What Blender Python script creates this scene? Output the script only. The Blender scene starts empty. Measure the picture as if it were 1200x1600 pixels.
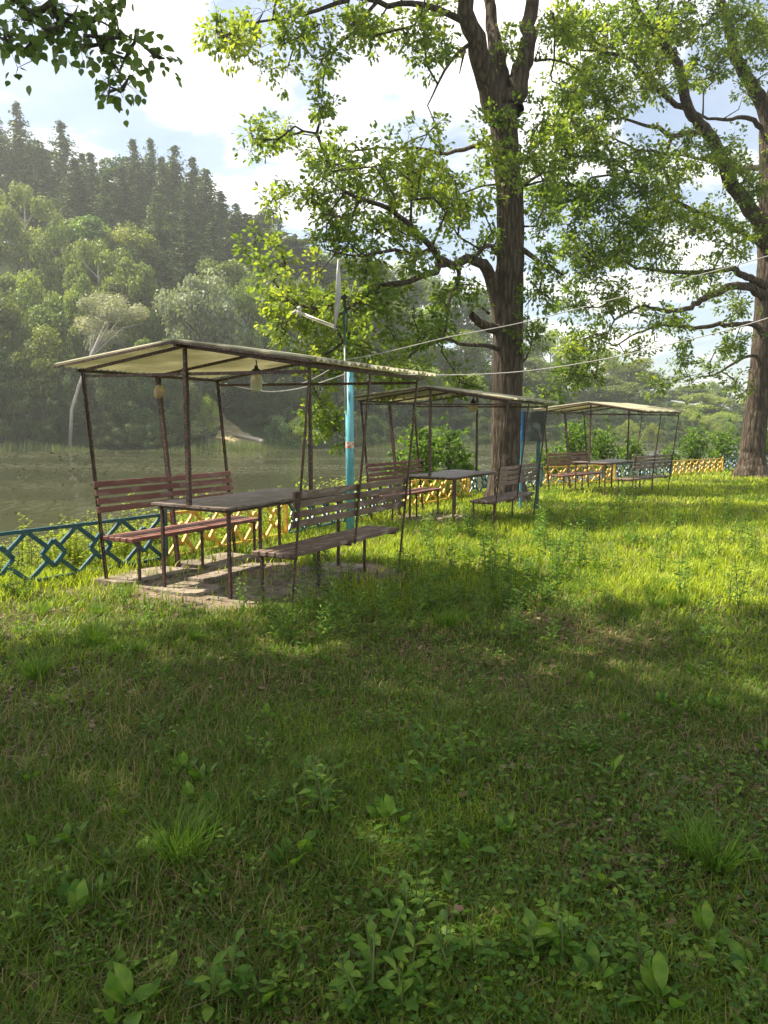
import bpy, bmesh, math, random
import numpy as np
from mathutils import Vector, Matrix, Euler
S = bpy.context.scene
C = S.collection
R = math.radians
rng = np.random.default_rng(7)
random.seed(7)
# ---------------------------------------------------------------- camera
F = 1199.4; PITCH = R(6.4445); CAMZ = 1.5
cam = bpy.data.cameras.new('camera'); cam_o = bpy.data.objects.new('camera', cam); C.objects.link(cam_o)
cam.sensor_fit = 'VERTICAL'; cam.sensor_height = 36; cam.lens = 36*F/1600
cam.clip_start = .05; cam.clip_end = 3000
cam_o.location = (0, 0, CAMZ); cam_o.rotation_euler = (R(90)-PITCH, 0, 0)
S.camera = cam_o
S.render.resolution_x = 768; S.render.resolution_y = 1024
# ---------------------------------------------------------------- sky and sun
SUN_EL, SUN_AZ = R(57), math.atan2(-.6, .17)      # azimuth clockwise from +Y
w = bpy.data.worlds.new('World'); S.world = w; w.use_nodes = True
nt = w.node_tree; N = nt.nodes; Lk = nt.links
bg = N['Background']; bg.inputs['Strength'].default_value = .085
sky = N.new('ShaderNodeTexSky'); sky.sky_type = 'NISHITA'; sky.sun_disc = False
sky.sun_elevation = SUN_EL; sky.sun_rotation = SUN_AZ % (2*math.pi); sky.air_density = 1.0; sky.dust_density = 1.6
tc = N.new('ShaderNodeTexCoord'); sp = N.new('ShaderNodeSeparateXYZ'); Lk.new(tc.outputs['Generated'], sp.inputs[0])
az = N.new('ShaderNodeMath'); az.operation = 'ADD'; az.inputs[1].default_value = .22; Lk.new(sp.outputs['Z'], az.inputs[0])
mx_ = N.new('ShaderNodeMath'); mx_.operation = 'MAXIMUM'; mx_.inputs[1].default_value = .08; Lk.new(az.outputs[0], mx_.inputs[0])
dx = N.new('ShaderNodeMath'); dx.operation = 'DIVIDE'; Lk.new(sp.outputs['X'], dx.inputs[0]); Lk.new(mx_.outputs[0], dx.inputs[1])
dy = N.new('ShaderNodeMath'); dy.operation = 'DIVIDE'; Lk.new(sp.outputs['Y'], dy.inputs[0]); Lk.new(mx_.outputs[0], dy.inputs[1])
cb = N.new('ShaderNodeCombineXYZ'); Lk.new(dx.outputs[0], cb.inputs[0]); Lk.new(dy.outputs[0], cb.inputs[1]); cb.inputs[2].default_value = 4.3
nz = N.new('ShaderNodeTexNoise'); nz.inputs['Scale'].default_value = 2.1; nz.inputs['Detail'].default_value = 9; nz.inputs['Roughness'].default_value = .52; nz.inputs['Distortion'].default_value = .25
Lk.new(cb.outputs[0], nz.inputs['Vector'])
rp = N.new('ShaderNodeValToRGB'); rp.color_ramp.elements[0].position = .455; rp.color_ramp.elements[1].position = .56
rp.color_ramp.elements[0].color = (.16, .16, .16, 1); rp.color_ramp.elements[1].color = (1, 1, 1, 1)
Lk.new(nz.outputs['Fac'], rp.inputs['Fac'])
nz2 = N.new('ShaderNodeTexNoise'); nz2.inputs['Scale'].default_value = 4.5; nz2.inputs['Detail'].default_value = 6; Lk.new(cb.outputs[0], nz2.inputs['Vector'])
crp = N.new('ShaderNodeValToRGB'); crp.color_ramp.elements[0].position = .35; crp.color_ramp.elements[1].position = .6
crp.color_ramp.elements[0].color = (6.0, 6.2, 6.7, 1); crp.color_ramp.elements[1].color = (10.5, 10.2, 9.6, 1)
Lk.new(nz2.outputs['Fac'], crp.inputs['Fac'])
mixw = N.new('ShaderNodeMix'); mixw.data_type = 'RGBA'
Lk.new(rp.outputs['Color'], mixw.inputs['Factor']); Lk.new(sky.outputs[0], mixw.inputs['A']); Lk.new(crp.outputs['Color'], mixw.inputs['B'])
Lk.new(mixw.outputs['Result'], bg.inputs['Color'])
sun = bpy.data.lights.new('sun', 'SUN'); sun.energy = 5.0; sun.angle = R(.55); sun.color = (1, .90, .70)
sun_o = bpy.data.objects.new('sun', sun); C.objects.link(sun_o)
sd = Vector((math.sin(SUN_AZ)*math.cos(SUN_EL), math.cos(SUN_AZ)*math.cos(SUN_EL), math.sin(SUN_EL)))
sun_o.rotation_euler = sd.to_track_quat('Z', 'Y').to_euler(); sun_o.location = sd*60
S.view_settings.view_transform = 'Standard'; S.view_settings.look = 'None'
S.view_settings.exposure = 1.22; S.view_settings.gamma = 1
S.cycles.max_bounces = 8; S.cycles.transparent_max_bounces = 16
S.cycles.volume_bounces = 1
# ---------------------------------------------------------------- helpers
cp, sn = math.cos(PITCH), math.sin(PITCH)
def at(x, y, Y):
    """world point on the line of sight of photo pixel x, y at forward distance Y"""
    a = (x-600)/F; b = (800-y)/F
    d = Vector((a, cp+b*sn, b*cp-sn))
    t = Y/d.y
    return Vector((d.x*t, Y, CAMZ+d.z*t))
def tag(o, label=None, cat=None, group=None, kind=None):
    if label: o['label'] = label
    if cat: o['category'] = cat
    if group: o['group'] = group
    if kind: o['kind'] = kind
    return o
def empty(name, loc=(0, 0, 0), rz=0):
    o = bpy.data.objects.new(name, None); C.objects.link(o); o.location = loc; o.rotation_euler = (0, 0, rz)
    o.empty_display_size = .1
    return o
def link(name, me, mats, parent=None):
    o = bpy.data.objects.new(name, me); C.objects.link(o)
    for m in (mats if isinstance(mats, (list, tuple)) else [mats]): me.materials.append(m)
    if parent is not None: o.parent = parent
    return o
def kids(o): return [c for c in bpy.data.objects if c.parent == o]
def copy_tree(o, parent=None, skip=()):
    c = o.copy(); C.objects.link(c); c.parent = parent
    for ch in kids_cache(o): copy_tree(ch, c)
    return c
_kc = {}
def kids_cache(o):
    if o.name not in _kc: _kc[o.name] = kids(o)
    return _kc[o.name]
class MB:
    def __init__(s): s.v = []; s.f = []; s.sm = []
    def add(s, vs, fs, smooth=False):
        n = len(s.v); s.v += [tuple(v) for v in vs]; s.f += [tuple(i+n for i in f) for f in fs]; s.sm += [smooth]*len(fs)
        return s
    def box(s, c, size, rot=None, bev=0):
        hx, hy, hz = [q/2 for q in size]; c = Vector(c)
        if bev:
            bm = bmesh.new(); bmesh.ops.create_cube(bm, size=1)
            for v in bm.verts: v.co = Vector((v.co.x*size[0], v.co.y*size[1], v.co.z*size[2]))
            bmesh.ops.bevel(bm, geom=bm.edges[:], offset=bev, segments=1, affect='EDGES')
            vs = [(rot @ v.co if rot else v.co.copy())+c for v in bm.verts]
            bm.verts.index_update(); fs = [[v.index for v in f.verts] for f in bm.faces]; bm.free()
            return s.add(vs, fs)
        vs = []
        for x in (-hx, hx):
            for y in (-hy, hy):
                for z in (-hz, hz):
                    q = Vector((x, y, z)); vs.append((rot @ q if rot else q)+c)
        return s.add(vs, [(0, 1, 3, 2), (4, 6, 7, 5), (0, 4, 5, 1), (2, 3, 7, 6), (0, 2, 6, 4), (1, 5, 7, 3)])
    def beam(s, a, b, w, h, up=(0, 0, 1), bev=.002):
        a = Vector(a); b = Vector(b); d = b-a; L = d.length; d.normalize(); up = Vector(up)
        if abs(d.dot(up)) > .99: up = Vector((0, 1, 0))
        x = d.cross(up).normalized(); z = x.cross(d).normalized()
        return s.box((a+b)/2, (w, L, h), Matrix((x, d, z)).transposed(), bev)
    def tube(s, pts, rad, n=8, cap=True, smooth=True):
        pts = [Vector(p) for p in pts]; k = len(pts)
        if not hasattr(rad, '__len__'): rad = [rad]*k
        base = len(s.v); vs = []; fs = []; prev = None
        for i, p in enumerate(pts):
            t = (pts[min(i+1, k-1)]-pts[max(i-1, 0)]).normalized()
            if prev is None:
                prev = t.orthogonal().normalized()
            x = (prev-t*prev.dot(t))
            x = x.normalized() if x.length > 1e-6 else t.orthogonal().normalized()
            prev = x; y = t.cross(x)
            for j in range(n):
                a = 2*math.pi*j/n; vs.append(p+(x*math.cos(a)+y*math.sin(a))*rad[i])
        for i in range(k-1):
            for j in range(n):
                j2 = (j+1) % n; fs.append((i*n+j, i*n+j2, (i+1)*n+j2, (i+1)*n+j))
        if cap: fs.append(tuple(range(n-1, -1, -1))); fs.append(tuple(range((k-1)*n, k*n)))
        return s.add(vs, fs, smooth)
    def lathe(s, c, prof, n=24, axis=None):
        rows = []; c = Vector(c); vs = []; fs = []
        for r, z in prof:
            for j in range(n):
                a = 2*math.pi*j/n; q = Vector((r*math.cos(a), r*math.sin(a), z)); vs.append((axis @ q if axis else q)+c)
        for i in range(len(prof)-1):
            for j in range(n):
                j2 = (j+1) % n; fs.append((i*n+j, i*n+j2, (i+1)*n+j2, (i+1)*n+j))
        return s.add(vs, fs, True)
    def build(s, name, m, parent=None):
        me = bpy.data.meshes.new(name); me.from_pydata(s.v, [], s.f)
        me.polygons.foreach_set('use_smooth', s.sm); me.update()
        return link(name, me, m, parent)
def mesh_np(name, V, T, mats, parent=None, tint=None, smooth=False):
    """V (n,k,3) copies of a template of k verts; T list of faces over k; tint (n,) -> attribute"""
    n, k, _ = V.shape
    sizes = np.array([len(f) for f in T]); loops = np.concatenate([np.array(f) for f in T])
    allloops = (loops[None, :]+(np.arange(n)*k)[:, None]).ravel()
    allsizes = np.tile(sizes, n); starts = np.concatenate([[0], np.cumsum(allsizes)[:-1]])
    me = bpy.data.meshes.new(name)
    me.vertices.add(n*k); me.vertices.foreach_set('co', V.astype(np.float32).ravel())
    me.loops.add(len(allloops)); me.loops.foreach_set('vertex_index', allloops.astype(np.int32))
    me.polygons.add(len(allsizes)); me.polygons.foreach_set('loop_start', starts.astype(np.int32))
    if smooth: me.polygons.foreach_set('use_smooth', np.ones(len(allsizes), bool))
    me.update(calc_edges=True)
    if tint is not None:
        at_ = me.attributes.new('tint', 'FLOAT', 'POINT'); at_.data.foreach_set('value', np.repeat(tint, k).astype(np.float32))
    return link(name, me, mats, parent)
def unit(a): return a/np.maximum(np.linalg.norm(a, axis=-1, keepdims=True), 1e-9)
OVATE = (np.array([(0, 0, 0), (.28, .3, .05), (.3, .55, .04), (0, 1, -.12), (-.3, .55, .04), (-.28, .3, .05), (0, .5, -.02)]), [(0, 1, 2, 6), (6, 2, 3), (6, 3, 4), (0, 6, 4, 5)])
LANCE = (np.array([(0, 0, 0), (.13, .3, .03), (.14, .6, .05), (0, 1, -.18), (-.14, .6, .05), (-.13, .3, .03), (0, .45, .03)]), OVATE[1])
OAK = (np.array([(0, 0, 0), (.10, .2, .02), (.24, .36, .06), (.17, .48, .02), (.34, .66, .05), (.2, .78, .02), (.12, 1, -.06), (-.12, 1, -.06), (-.2, .78, .02), (-.34, .66, .05), (-.17, .48, .02), (-.24, .36, .06), (-.10, .2, .02)]),
       [(0, 1, 2, 3, 10, 11, 12), (3, 4, 5, 6, 7, 8, 9, 10)])
LIND = (np.array([(0, 0, 0), (.26, .10, .03), (.43, .34, .05), (.38, .62, .04), (.18, .86, -.02), (0, 1.06, -.10), (-.18, .86, -.02), (-.38, .62, .04), (-.43, .34, .05), (-.26, .10, .03), (0, .35, -.03), (0, .7, -.05)]),
        [(0, 1, 2, 10), (10, 2, 3, 11), (11, 3, 4, 5), (0, 10, 8, 9), (10, 11, 7, 8), (11, 5, 6, 7)])
SPAT = (np.array([(0, 0, 0), (.022, .22, .06), (.13, .42, .11), (.185, .62, .11), (.13, .83, .05), (0, 1, -.04), (-.13, .83, .05), (-.185, .62, .11), (-.13, .42, .11), (-.022, .22, .06), (0, .45, .075), (0, .72, .07)]),
        [(0, 1, 10, 9), (1, 2, 3, 10), (10, 3, 11), (11, 3, 4, 5), (9, 10, 7, 8), (10, 11, 7), (11, 5, 6, 7)])
TRI = (np.array([(-.35, 0, 0), (.35, 0, 0), (.22, .8, .1), (-.22, .9, -.1)]), [(0, 1, 2, 3)])
def leaves(tmpl, P, D, Nn, sz):
    """place template at P: y axis along D, z axis about Nn, scaled sz"""
    y = unit(D); x = unit(np.cross(y, Nn)); z = np.cross(x, y)
    t = tmpl[0]
    return P[:, None, :]+sz[:, None, None]*(t[None, :, 0:1]*x[:, None, :]+t[None, :, 1:2]*y[:, None, :]+t[None, :, 2:3]*z[:, None, :])
def rdir(n, zb=0.):
    d = rng.normal(size=(n, 3)); d = unit(d); d[:, 2] += zb; return unit(d)
# ---------------------------------------------------------------- materials
def mat(name, c1, c2=None, scale=6, rough=.7, bump=0, c3=None, metal=0, stretch=None, trans=0, detail=6, spec=.4, lo=.38, hi=.62, bscale=None):
    m = bpy.data.materials.new(name); m.use_nodes = True; n = m.node_tree.nodes; l = m.node_tree.links
    p = n['Principled BSDF']; p.inputs['Roughness'].default_value = rough; p.inputs['Metallic'].default_value = metal
    p.inputs['Specular IOR Level'].default_value = spec
    c2 = c2 or tuple(q*.7 for q in c1)
    t = n.new('ShaderNodeTexCoord'); mp = n.new('ShaderNodeMapping'); l.new(t.outputs['Object'], mp.inputs[0])
    if stretch: mp.inputs['Scale'].default_value = stretch
    a = n.new('ShaderNodeTexNoise'); a.inputs['Scale'].default_value = scale; a.inputs['Detail'].default_value = detail; l.new(mp.outputs[0], a.inputs['Vector'])
    r = n.new('ShaderNodeValToRGB'); l.new(a.outputs['Fac'], r.inputs[0])
    r.color_ramp.elements[0].position = lo; r.color_ramp.elements[1].position = hi
    r.color_ramp.elements[0].color = (*c1, 1); r.color_ramp.elements[1].color = (*c2, 1)
    col = r.outputs[0]
    if c3:
        b = n.new('ShaderNodeTexNoise'); b.inputs['Scale'].default_value = scale*3.7; b.inputs['Detail'].default_value = 8; l.new(mp.outputs[0], b.inputs['Vector'])
        r2 = n.new('ShaderNodeValToRGB'); r2.color_ramp.elements[0].position = .55; r2.color_ramp.elements[1].position = .63; l.new(b.outputs['Fac'], r2.inputs[0])
        mx = n.new('ShaderNodeMix'); mx.data_type = 'RGBA'; l.new(r2.outputs[0], mx.inputs['Factor']); l.new(col, mx.inputs['A']); mx.inputs['B'].default_value = (*c3, 1); col = mx.outputs['Result']
    l.new(col, p.inputs['Base Color'])
    if bump:
        bn = n.new('ShaderNodeTexNoise'); bn.inputs['Scale'].default_value = bscale or scale*4; bn.inputs['Detail'].default_value = 8; l.new(mp.outputs[0], bn.inputs['Vector'])
        bu = n.new('ShaderNodeBump'); bu.inputs['Strength'].default_value = bump; bu.inputs['Distance'].default_value = .02; l.new(bn.outputs['Fac'], bu.inputs['Height']); l.new(bu.outputs[0], p.inputs['Normal'])
    if trans:
        tr = n.new('ShaderNodeBsdfTranslucent'); l.new(col, tr.inputs['Color'])
        ms = n.new('ShaderNodeMixShader'); ms.inputs[0].default_value = trans; l.new(p.outputs[0], ms.inputs[1]); l.new(tr.outputs[0], ms.inputs[2])
        l.new(ms.outputs[0], n['Material Output'].inputs['Surface'])
    return m
def leafmat(name, stops, trans=.45, tr_gain=(1.5, 1.45, .8), rough=.5, spec=.3, wn=0.0, per_obj=0):
    """colour from the per leaf 'tint' attribute; light passes through the leaf"""
    m = bpy.data.materials.new(name); m.use_nodes = True; n = m.node_tree.nodes; l = m.node_tree.links
    p = n['Principled BSDF']; p.inputs['Roughness'].default_value = rough; p.inputs['Specular IOR Level'].default_value = spec
    a = n.new('ShaderNodeAttribute'); a.attribute_name = 'tint'
    r = n.new('ShaderNodeValToRGB'); cr = r.color_ramp
    while len(cr.elements) < len(stops): cr.elements.new(.5)
    for e, (q, c) in zip(cr.elements, stops): e.position = q; e.color = (*c, 1)
    fac = a.outputs['Fac']
    if wn:
        t = n.new('ShaderNodeTexCoord'); nn = n.new('ShaderNodeTexNoise'); nn.inputs['Scale'].default_value = wn; nn.inputs['Detail'].default_value = 3; l.new(t.outputs['Object'], nn.inputs['Vector'])
        q = n.new('ShaderNodeMath'); q.operation = 'SUBTRACT'; l.new(nn.outputs['Fac'], q.inputs[0]); q.inputs[1].default_value = .5
        q2 = n.new('ShaderNodeMath'); q2.operation = 'MULTIPLY_ADD'; l.new(q.outputs[0], q2.inputs[0]); q2.inputs[1].default_value = 1.4; l.new(fac, q2.inputs[2]); fac = q2.outputs[0]
    l.new(fac, r.inputs[0]); col = r.outputs[0]
    if per_obj:
        oi = n.new('ShaderNodeObjectInfo'); hs = n.new('ShaderNodeHueSaturation')
        mr = n.new('ShaderNodeMapRange'); mr.inputs['To Min'].default_value = .5-.03*per_obj; mr.inputs['To Max'].default_value = .5+.02*per_obj; l.new(oi.outputs['Random'], mr.inputs[0]); l.new(mr.outputs[0], hs.inputs['Hue'])
        mv = n.new('ShaderNodeMapRange'); mv.inputs['To Min'].default_value = 1-.32*per_obj; mv.inputs['To Max'].default_value = 1+.4*per_obj; l.new(oi.outputs['Random'], mv.inputs[0])
        w2 = n.new('ShaderNodeTexWhiteNoise'); w2.noise_dimensions = '1D'; l.new(oi.outputs['Random'], w2.inputs['W']); l.new(w2.outputs['Value'], mv.inputs[0])
        l.new(mv.outputs[0], hs.inputs['Value']); l.new(col, hs.inputs['Color']); col = hs.outputs[0]
    l.new(col, p.inputs['Base Color'])
    tr = n.new('ShaderNodeBsdfTranslucent'); g = n.new('ShaderNodeMix'); g.data_type = 'RGBA'; g.blend_type = 'MULTIPLY'; g.inputs['Factor'].default_value = 1
    l.new(col, g.inputs['A']); g.inputs['B'].default_value = (*tr_gain, 1); l.new(g.outputs['Result'], tr.inputs['Color'])
    ms = n.new('ShaderNodeMixShader'); ms.inputs[0].default_value = trans; l.new(p.outputs[0], ms.inputs[1]); l.new(tr.outputs[0], ms.inputs[2])
    l.new(ms.outputs[0], n['Material Output'].inputs['Surface'])
    return m
M = {}
M['post'] = mat('brown_steel', (.035, .02, .016), (.085, .045, .033), 14, .5, .25, c3=(.18, .11, .085))
M['slat'] = mat('brown_red_paint', (.15, .052, .042), (.23, .10, .08), 5, .6, .3, c3=(.23, .16, .14), stretch=(1, .3, 1))
M['slat_shaded'] = mat('worn_paint_shaded', (.12, .075, .055), (.19, .13, .10), 5, .65, .3, c3=(.25, .20, .17), stretch=(1, .3, 1))  # worn paint, greyed the way the right bench looks in shade
M['table'] = mat('worn_tabletop', (.12, .085, .07), (.22, .175, .15), 9, .5, .5, c3=(.10, .05, .035), stretch=(1, .45, 1))
M['roof'] = mat('yellowed_fibreglass', (.46, .45, .33), (.62, .60, .47), 2.2, .55, .1, trans=.5)
M['blue'] = mat('teal_blue_paint', (.018, .075, .10), (.03, .11, .135), 7, .35, .25, c3=(.06, .13, .13))
M['yellow'] = mat('yellow_paint', (.62, .36, .035), (.72, .45, .07), 6, .5, .3, c3=(.30, .16, .05))
M['pole'] = mat('sky_blue_paint', (.09, .33, .42), (.13, .40, .47), 5, .42, .2, c3=(.07, .22, .25), stretch=(1, 1, .3))
M['green_pipe'] = mat('dark_green_paint', (.02, .07, .05), (.035, .11, .09), 9, .5, .2)
M['dish'] = mat('grey_enamel', (.38, .38, .38), (.52, .52, .52), 4, .4, .1)
M['wire'] = mat('pale_cable', (.40, .38, .37), (.50, .48, .47), 9, .5)
M['white'] = mat('dull_white', (.55, .54, .50), (.66, .65, .62), 9, .5)
M['black'] = mat('black_plastic', (.02, .02, .02), (.035, .03, .03), 9, .5)
M['tan'] = mat('aged_plastic', (.42, .34, .20), (.55, .46, .30), 15, .6, .5)
M['red'] = mat('rust_red_paint', (.30, .06, .04), (.42, .11, .07), 15, .6, .3)
M['concrete'] = mat('paving_concrete', (.15, .12, .095), (.31, .26, .21), 4, .9, .7, c3=(.10, .08, .05), bscale=35)
M['ironblue'] = mat('bright_blue_paint', (.03, .16, .50), (.05, .22, .55), 9, .4, .1)
M['board'] = mat('dark_board_paint', (.022, .036, .036), (.045, .052, .045), 3, .5, .1)
M['log'] = mat('bleached_wood', (.35, .30, .26), (.5, .44, .38), 8, .8, .4, stretch=(1, 1, 4))
M['litter'] = leafmat('dead_leaves', [(0, (.10, .055, .035)), (.5, (.19, .12, .075)), (1, (.33, .24, .15))], trans=.15, tr_gain=(1, 1, 1))
# glass shade
g = bpy.data.materials.new('frosted_glass'); g.use_nodes = True; p = g.node_tree.nodes['Principled BSDF']
p.inputs['Base Color'].default_value = (.85, .82, .66, 1); p.inputs['Roughness'].default_value = .3; p.inputs['Transmission Weight'].default_value = .75; p.inputs['IOR'].default_value = 1.1
M['glass'] = g
def bark(name, c1, c2, c3, sc=7, moss=None):
    m = bpy.data.materials.new(name); m.use_nodes = True; n = m.node_tree.nodes; l = m.node_tree.links; p = n['Principled BSDF']
    p.inputs['Roughness'].default_value = .92; p.inputs['Specular IOR Level'].default_value = .15
    t = n.new('ShaderNodeTexCoord'); mp = n.new('ShaderNodeMapping'); mp.inputs['Scale'].default_value = (1, 1, .15); l.new(t.outputs['Object'], mp.inputs[0])
    w0 = n.new('ShaderNodeTexNoise'); w0.inputs['Scale'].default_value = 5; w0.inputs['Detail'].default_value = 4; l.new(mp.outputs[0], w0.inputs['Vector'])
    ad = n.new('ShaderNodeMix'); ad.data_type = 'VECTOR'; ad.inputs['Factor'].default_value = .12; l.new(mp.outputs[0], ad.inputs['A']); l.new(w0.outputs['Color'], ad.inputs['B'])
    v = n.new('ShaderNodeTexVoronoi'); v.feature = 'DISTANCE_TO_EDGE'; v.inputs['Scale'].default_value = sc*1.7; l.new(ad.outputs['Result'], v.inputs['Vector'])
    a = n.new('ShaderNodeTexNoise'); a.inputs['Scale'].default_value = sc*3; a.inputs['Detail'].default_value = 10; a.inputs['Roughness'].default_value = .7; l.new(mp.outputs[0], a.inputs['Vector'])
    vr = n.new('ShaderNodeMapRange'); l.new(v.outputs['Distance'], vr.inputs[0]); vr.inputs['From Min'].default_value = 0; vr.inputs['From Max'].default_value = .28
    mm = n.new('ShaderNodeMath'); mm.operation = 'MULTIPLY_ADD'; l.new(vr.outputs[0], mm.inputs[0]); mm.inputs[1].default_value = .30
    m2 = n.new('ShaderNodeMath'); m2.operation = 'MULTIPLY'; l.new(a.outputs['Fac'], m2.inputs[0]); m2.inputs[1].default_value = 1.0; l.new(m2.outputs[0], mm.inputs[2])
    r = n.new('ShaderNodeValToRGB'); l.new(mm.outputs[0], r.inputs[0]); cr = r.color_ramp; cr.elements.new(.5)
    for e, (q, c) in zip(cr.elements, ((.30, c1), (.58, c2), (1.0, c3))): e.position = q; e.color = (*c, 1)
    l.new(r.outputs[0], p.inputs['Base Color'])
    b = n.new('ShaderNodeBump'); b.inputs['Strength'].default_value = 1; b.inputs['Distance'].default_value = .09; l.new(mm.outputs[0], b.inputs['Height']); l.new(b.outputs[0], p.inputs['Normal'])
    return m
M['oak_bark'] = bark('oak_bark', (.03, .023, .018), (.085, .066, .052), (.21, .165, .13), 7)
M['bark'] = bark('grey_bark', (.05, .045, .04), (.10, .09, .075), (.2, .18, .15), 3)
M['pale_bark'] = bark('pale_bark', (.25, .23, .20), (.38, .35, .31), (.5, .47, .42), 3)
M['pine_bark'] = bark('pine_bark', (.10, .055, .03), (.20, .11, .06), (.3, .18, .10), 3)
OK_ = [(0, (.065, .12, .028)), (.5, (.14, .21, .042)), (1, (.28, .33, .06))]
M['oak_leaf'] = leafmat('oak_leaves', OK_, trans=.58, tr_gain=(1.75, 1.7, .75), wn=.35)
M['linden_leaf'] = leafmat('linden_leaves', [(0, (.07, .13, .045)), (1, (.17, .25, .07))], trans=.55, rough=.3, spec=.6)
M['broad'] = leafmat('broadleaf_foliage', [(0, (.055, .10, .018)), (.5, (.12, .18, .026)), (1, (.22, .29, .045))], trans=.4, wn=.15, per_obj=1)
M['birch'] = leafmat('birch_foliage', [(0, (.10, .16, .03)), (.5, (.20, .27, .045)), (1, (.30, .38, .07))], trans=.45, wn=.2, per_obj=.6)
M['willow'] = leafmat('willow_foliage', [(0, (.12, .16, .09)), (.5, (.20, .24, .14)), (1, (.30, .34, .22))], trans=.35, wn=.2)
M['bleached'] = leafmat('bleached_foliage', [(0, (.18, .21, .12)), (.5, (.28, .30, .19)), (1, (.38, .39, .27))], trans=.35, wn=.2)
M['conifer'] = leafmat('conifer_foliage', [(0, (.035, .065, .016)), (.5, (.065, .11, .026)), (1, (.12, .17, .04))], trans=.2, wn=.15, per_obj=1)
M['herb'] = leafmat('bank_herbs', [(0, (.14, .22, .02)), (.5, (.30, .38, .03)), (1, (.46, .48, .05))], trans=.5, wn=.6)
M['sapling'] = leafmat('sapling_leaves', [(0, (.05, .11, .018)), (.5, (.10, .19, .025)), (1, (.19, .28, .035))], trans=.5, wn=.6)
M['weed'] = leafmat('weed_leaves', [(0, (.05, .13, .018)), (.5, (.11, .22, .026)), (1, (.22, .32, .04))], trans=.45, wn=28)
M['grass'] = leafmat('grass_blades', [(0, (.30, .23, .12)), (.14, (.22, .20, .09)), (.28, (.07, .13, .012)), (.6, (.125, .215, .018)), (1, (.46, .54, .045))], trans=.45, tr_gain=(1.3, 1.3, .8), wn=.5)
M['reed'] = leafmat('reed_blades', [(0, (.12, .17, .05)), (1, (.16, .19, .07))], trans=.3)
# ground: soil, thatch, moss green, sand bank
def groundmat():
    m = bpy.data.materials.new('ground_soil'); m.use_nodes = True; n = m.node_tree.nodes; l = m.node_tree.links; p = n['Principled BSDF']
    p.inputs['Roughness'].default_value = .97; p.inputs['Specular IOR Level'].default_value = .1
    t = n.new('ShaderNodeTexCoord')
    def nz(sc, det=8, ro=.6):
        a = n.new('ShaderNodeTexNoise'); a.inputs['Scale'].default_value = sc; a.inputs['Detail'].default_value = det; a.inputs['Roughness'].default_value = ro; l.new(t.outputs['Object'], a.inputs['Vector']); return a.outputs['Fac']
    def ramp(s, st):
        r = n.new('ShaderNodeValToRGB'); cr = r.color_ramp
        while len(cr.elements) < len(st): cr.elements.new(.5)
        for e, (q, c) in zip(cr.elements, st): e.position = q; e.color = (*c, 1)
        l.new(s, r.inputs[0]); return r.outputs[0]
    def mix(f, a, b):
        x = n.new('ShaderNodeMix'); x.data_type = 'RGBA'; l.new(f, x.inputs['Factor']); l.new(a, x.inputs['A']); l.new(b, x.inputs['B']); return x.outputs['Result']
    soil = ramp(nz(28, 10, .7), [(.35, (.045, .03, .02)), (.5, (.09, .065, .042)), (.65, (.19, .14, .09))])
    green = ramp(nz(40, 10, .7), [(.35, (.03, .05, .012)), (.5, (.06, .085, .02)), (.68, (.13, .14, .045))])
    msk = ramp(nz(1.1, 6), [(.42, (0, 0, 0)), (.58, (1, 1, 1))])
    near = mix(msk, soil, green)
    dust = ramp(nz(22, 9, .65), [(.35, (.15, .115, .085)), (.65, (.32, .26, .20))])
    dm = n.new('ShaderNodeAttribute'); dm.attribute_name = 'bare'
    near = mix(dm.outputs['Fac'], near, dust)
    far = ramp(nz(.3, 6), [(.4, (.018, .032, .010)), (.6, (.04, .06, .018))])
    fm = n.new('ShaderNodeAttribute'); fm.attribute_name = 'far'
    l.new(mix(fm.outputs['Fac'], near, far), p.inputs['Base Color'])
    b = n.new('ShaderNodeBump'); b.inputs['Strength'].default_value = .8; b.inputs['Distance'].default_value = .02; l.new(nz(45, 10, .7), b.inputs['Height']); l.new(b.outputs[0], p.inputs['Normal'])
    return m
# ---------------------------------------------------------------- terrain
def interp(x, xs, ys): return np.interp(x, xs, ys)
def nh(x, y):        # gentle relief
    return (.018*np.sin(x*1.7+.6*y)+.014*np.sin(y*2.3-x*.9+1.3)+.010*np.sin(x*4.1+y*3.3)+.006*np.sin(x*8.3-y*7.1))
FENCE_PX = [(-150, 6.2), (258, 8.35), (447, 10.6), (625, 14.6), (732, 17.4), (846, 20.6), (960, 22.6), (1049, 25.6), (1129, 28.2), (1215, 30.5)]
def gz0(y): return interp(y, [0, 8, 12.9, 18.7, 27, 60], [0, 0, -.10, -.167, -.23, -.3])
FP = [((x-600)/F*Y*1.0, Y) for x, Y in FENCE_PX]
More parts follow.
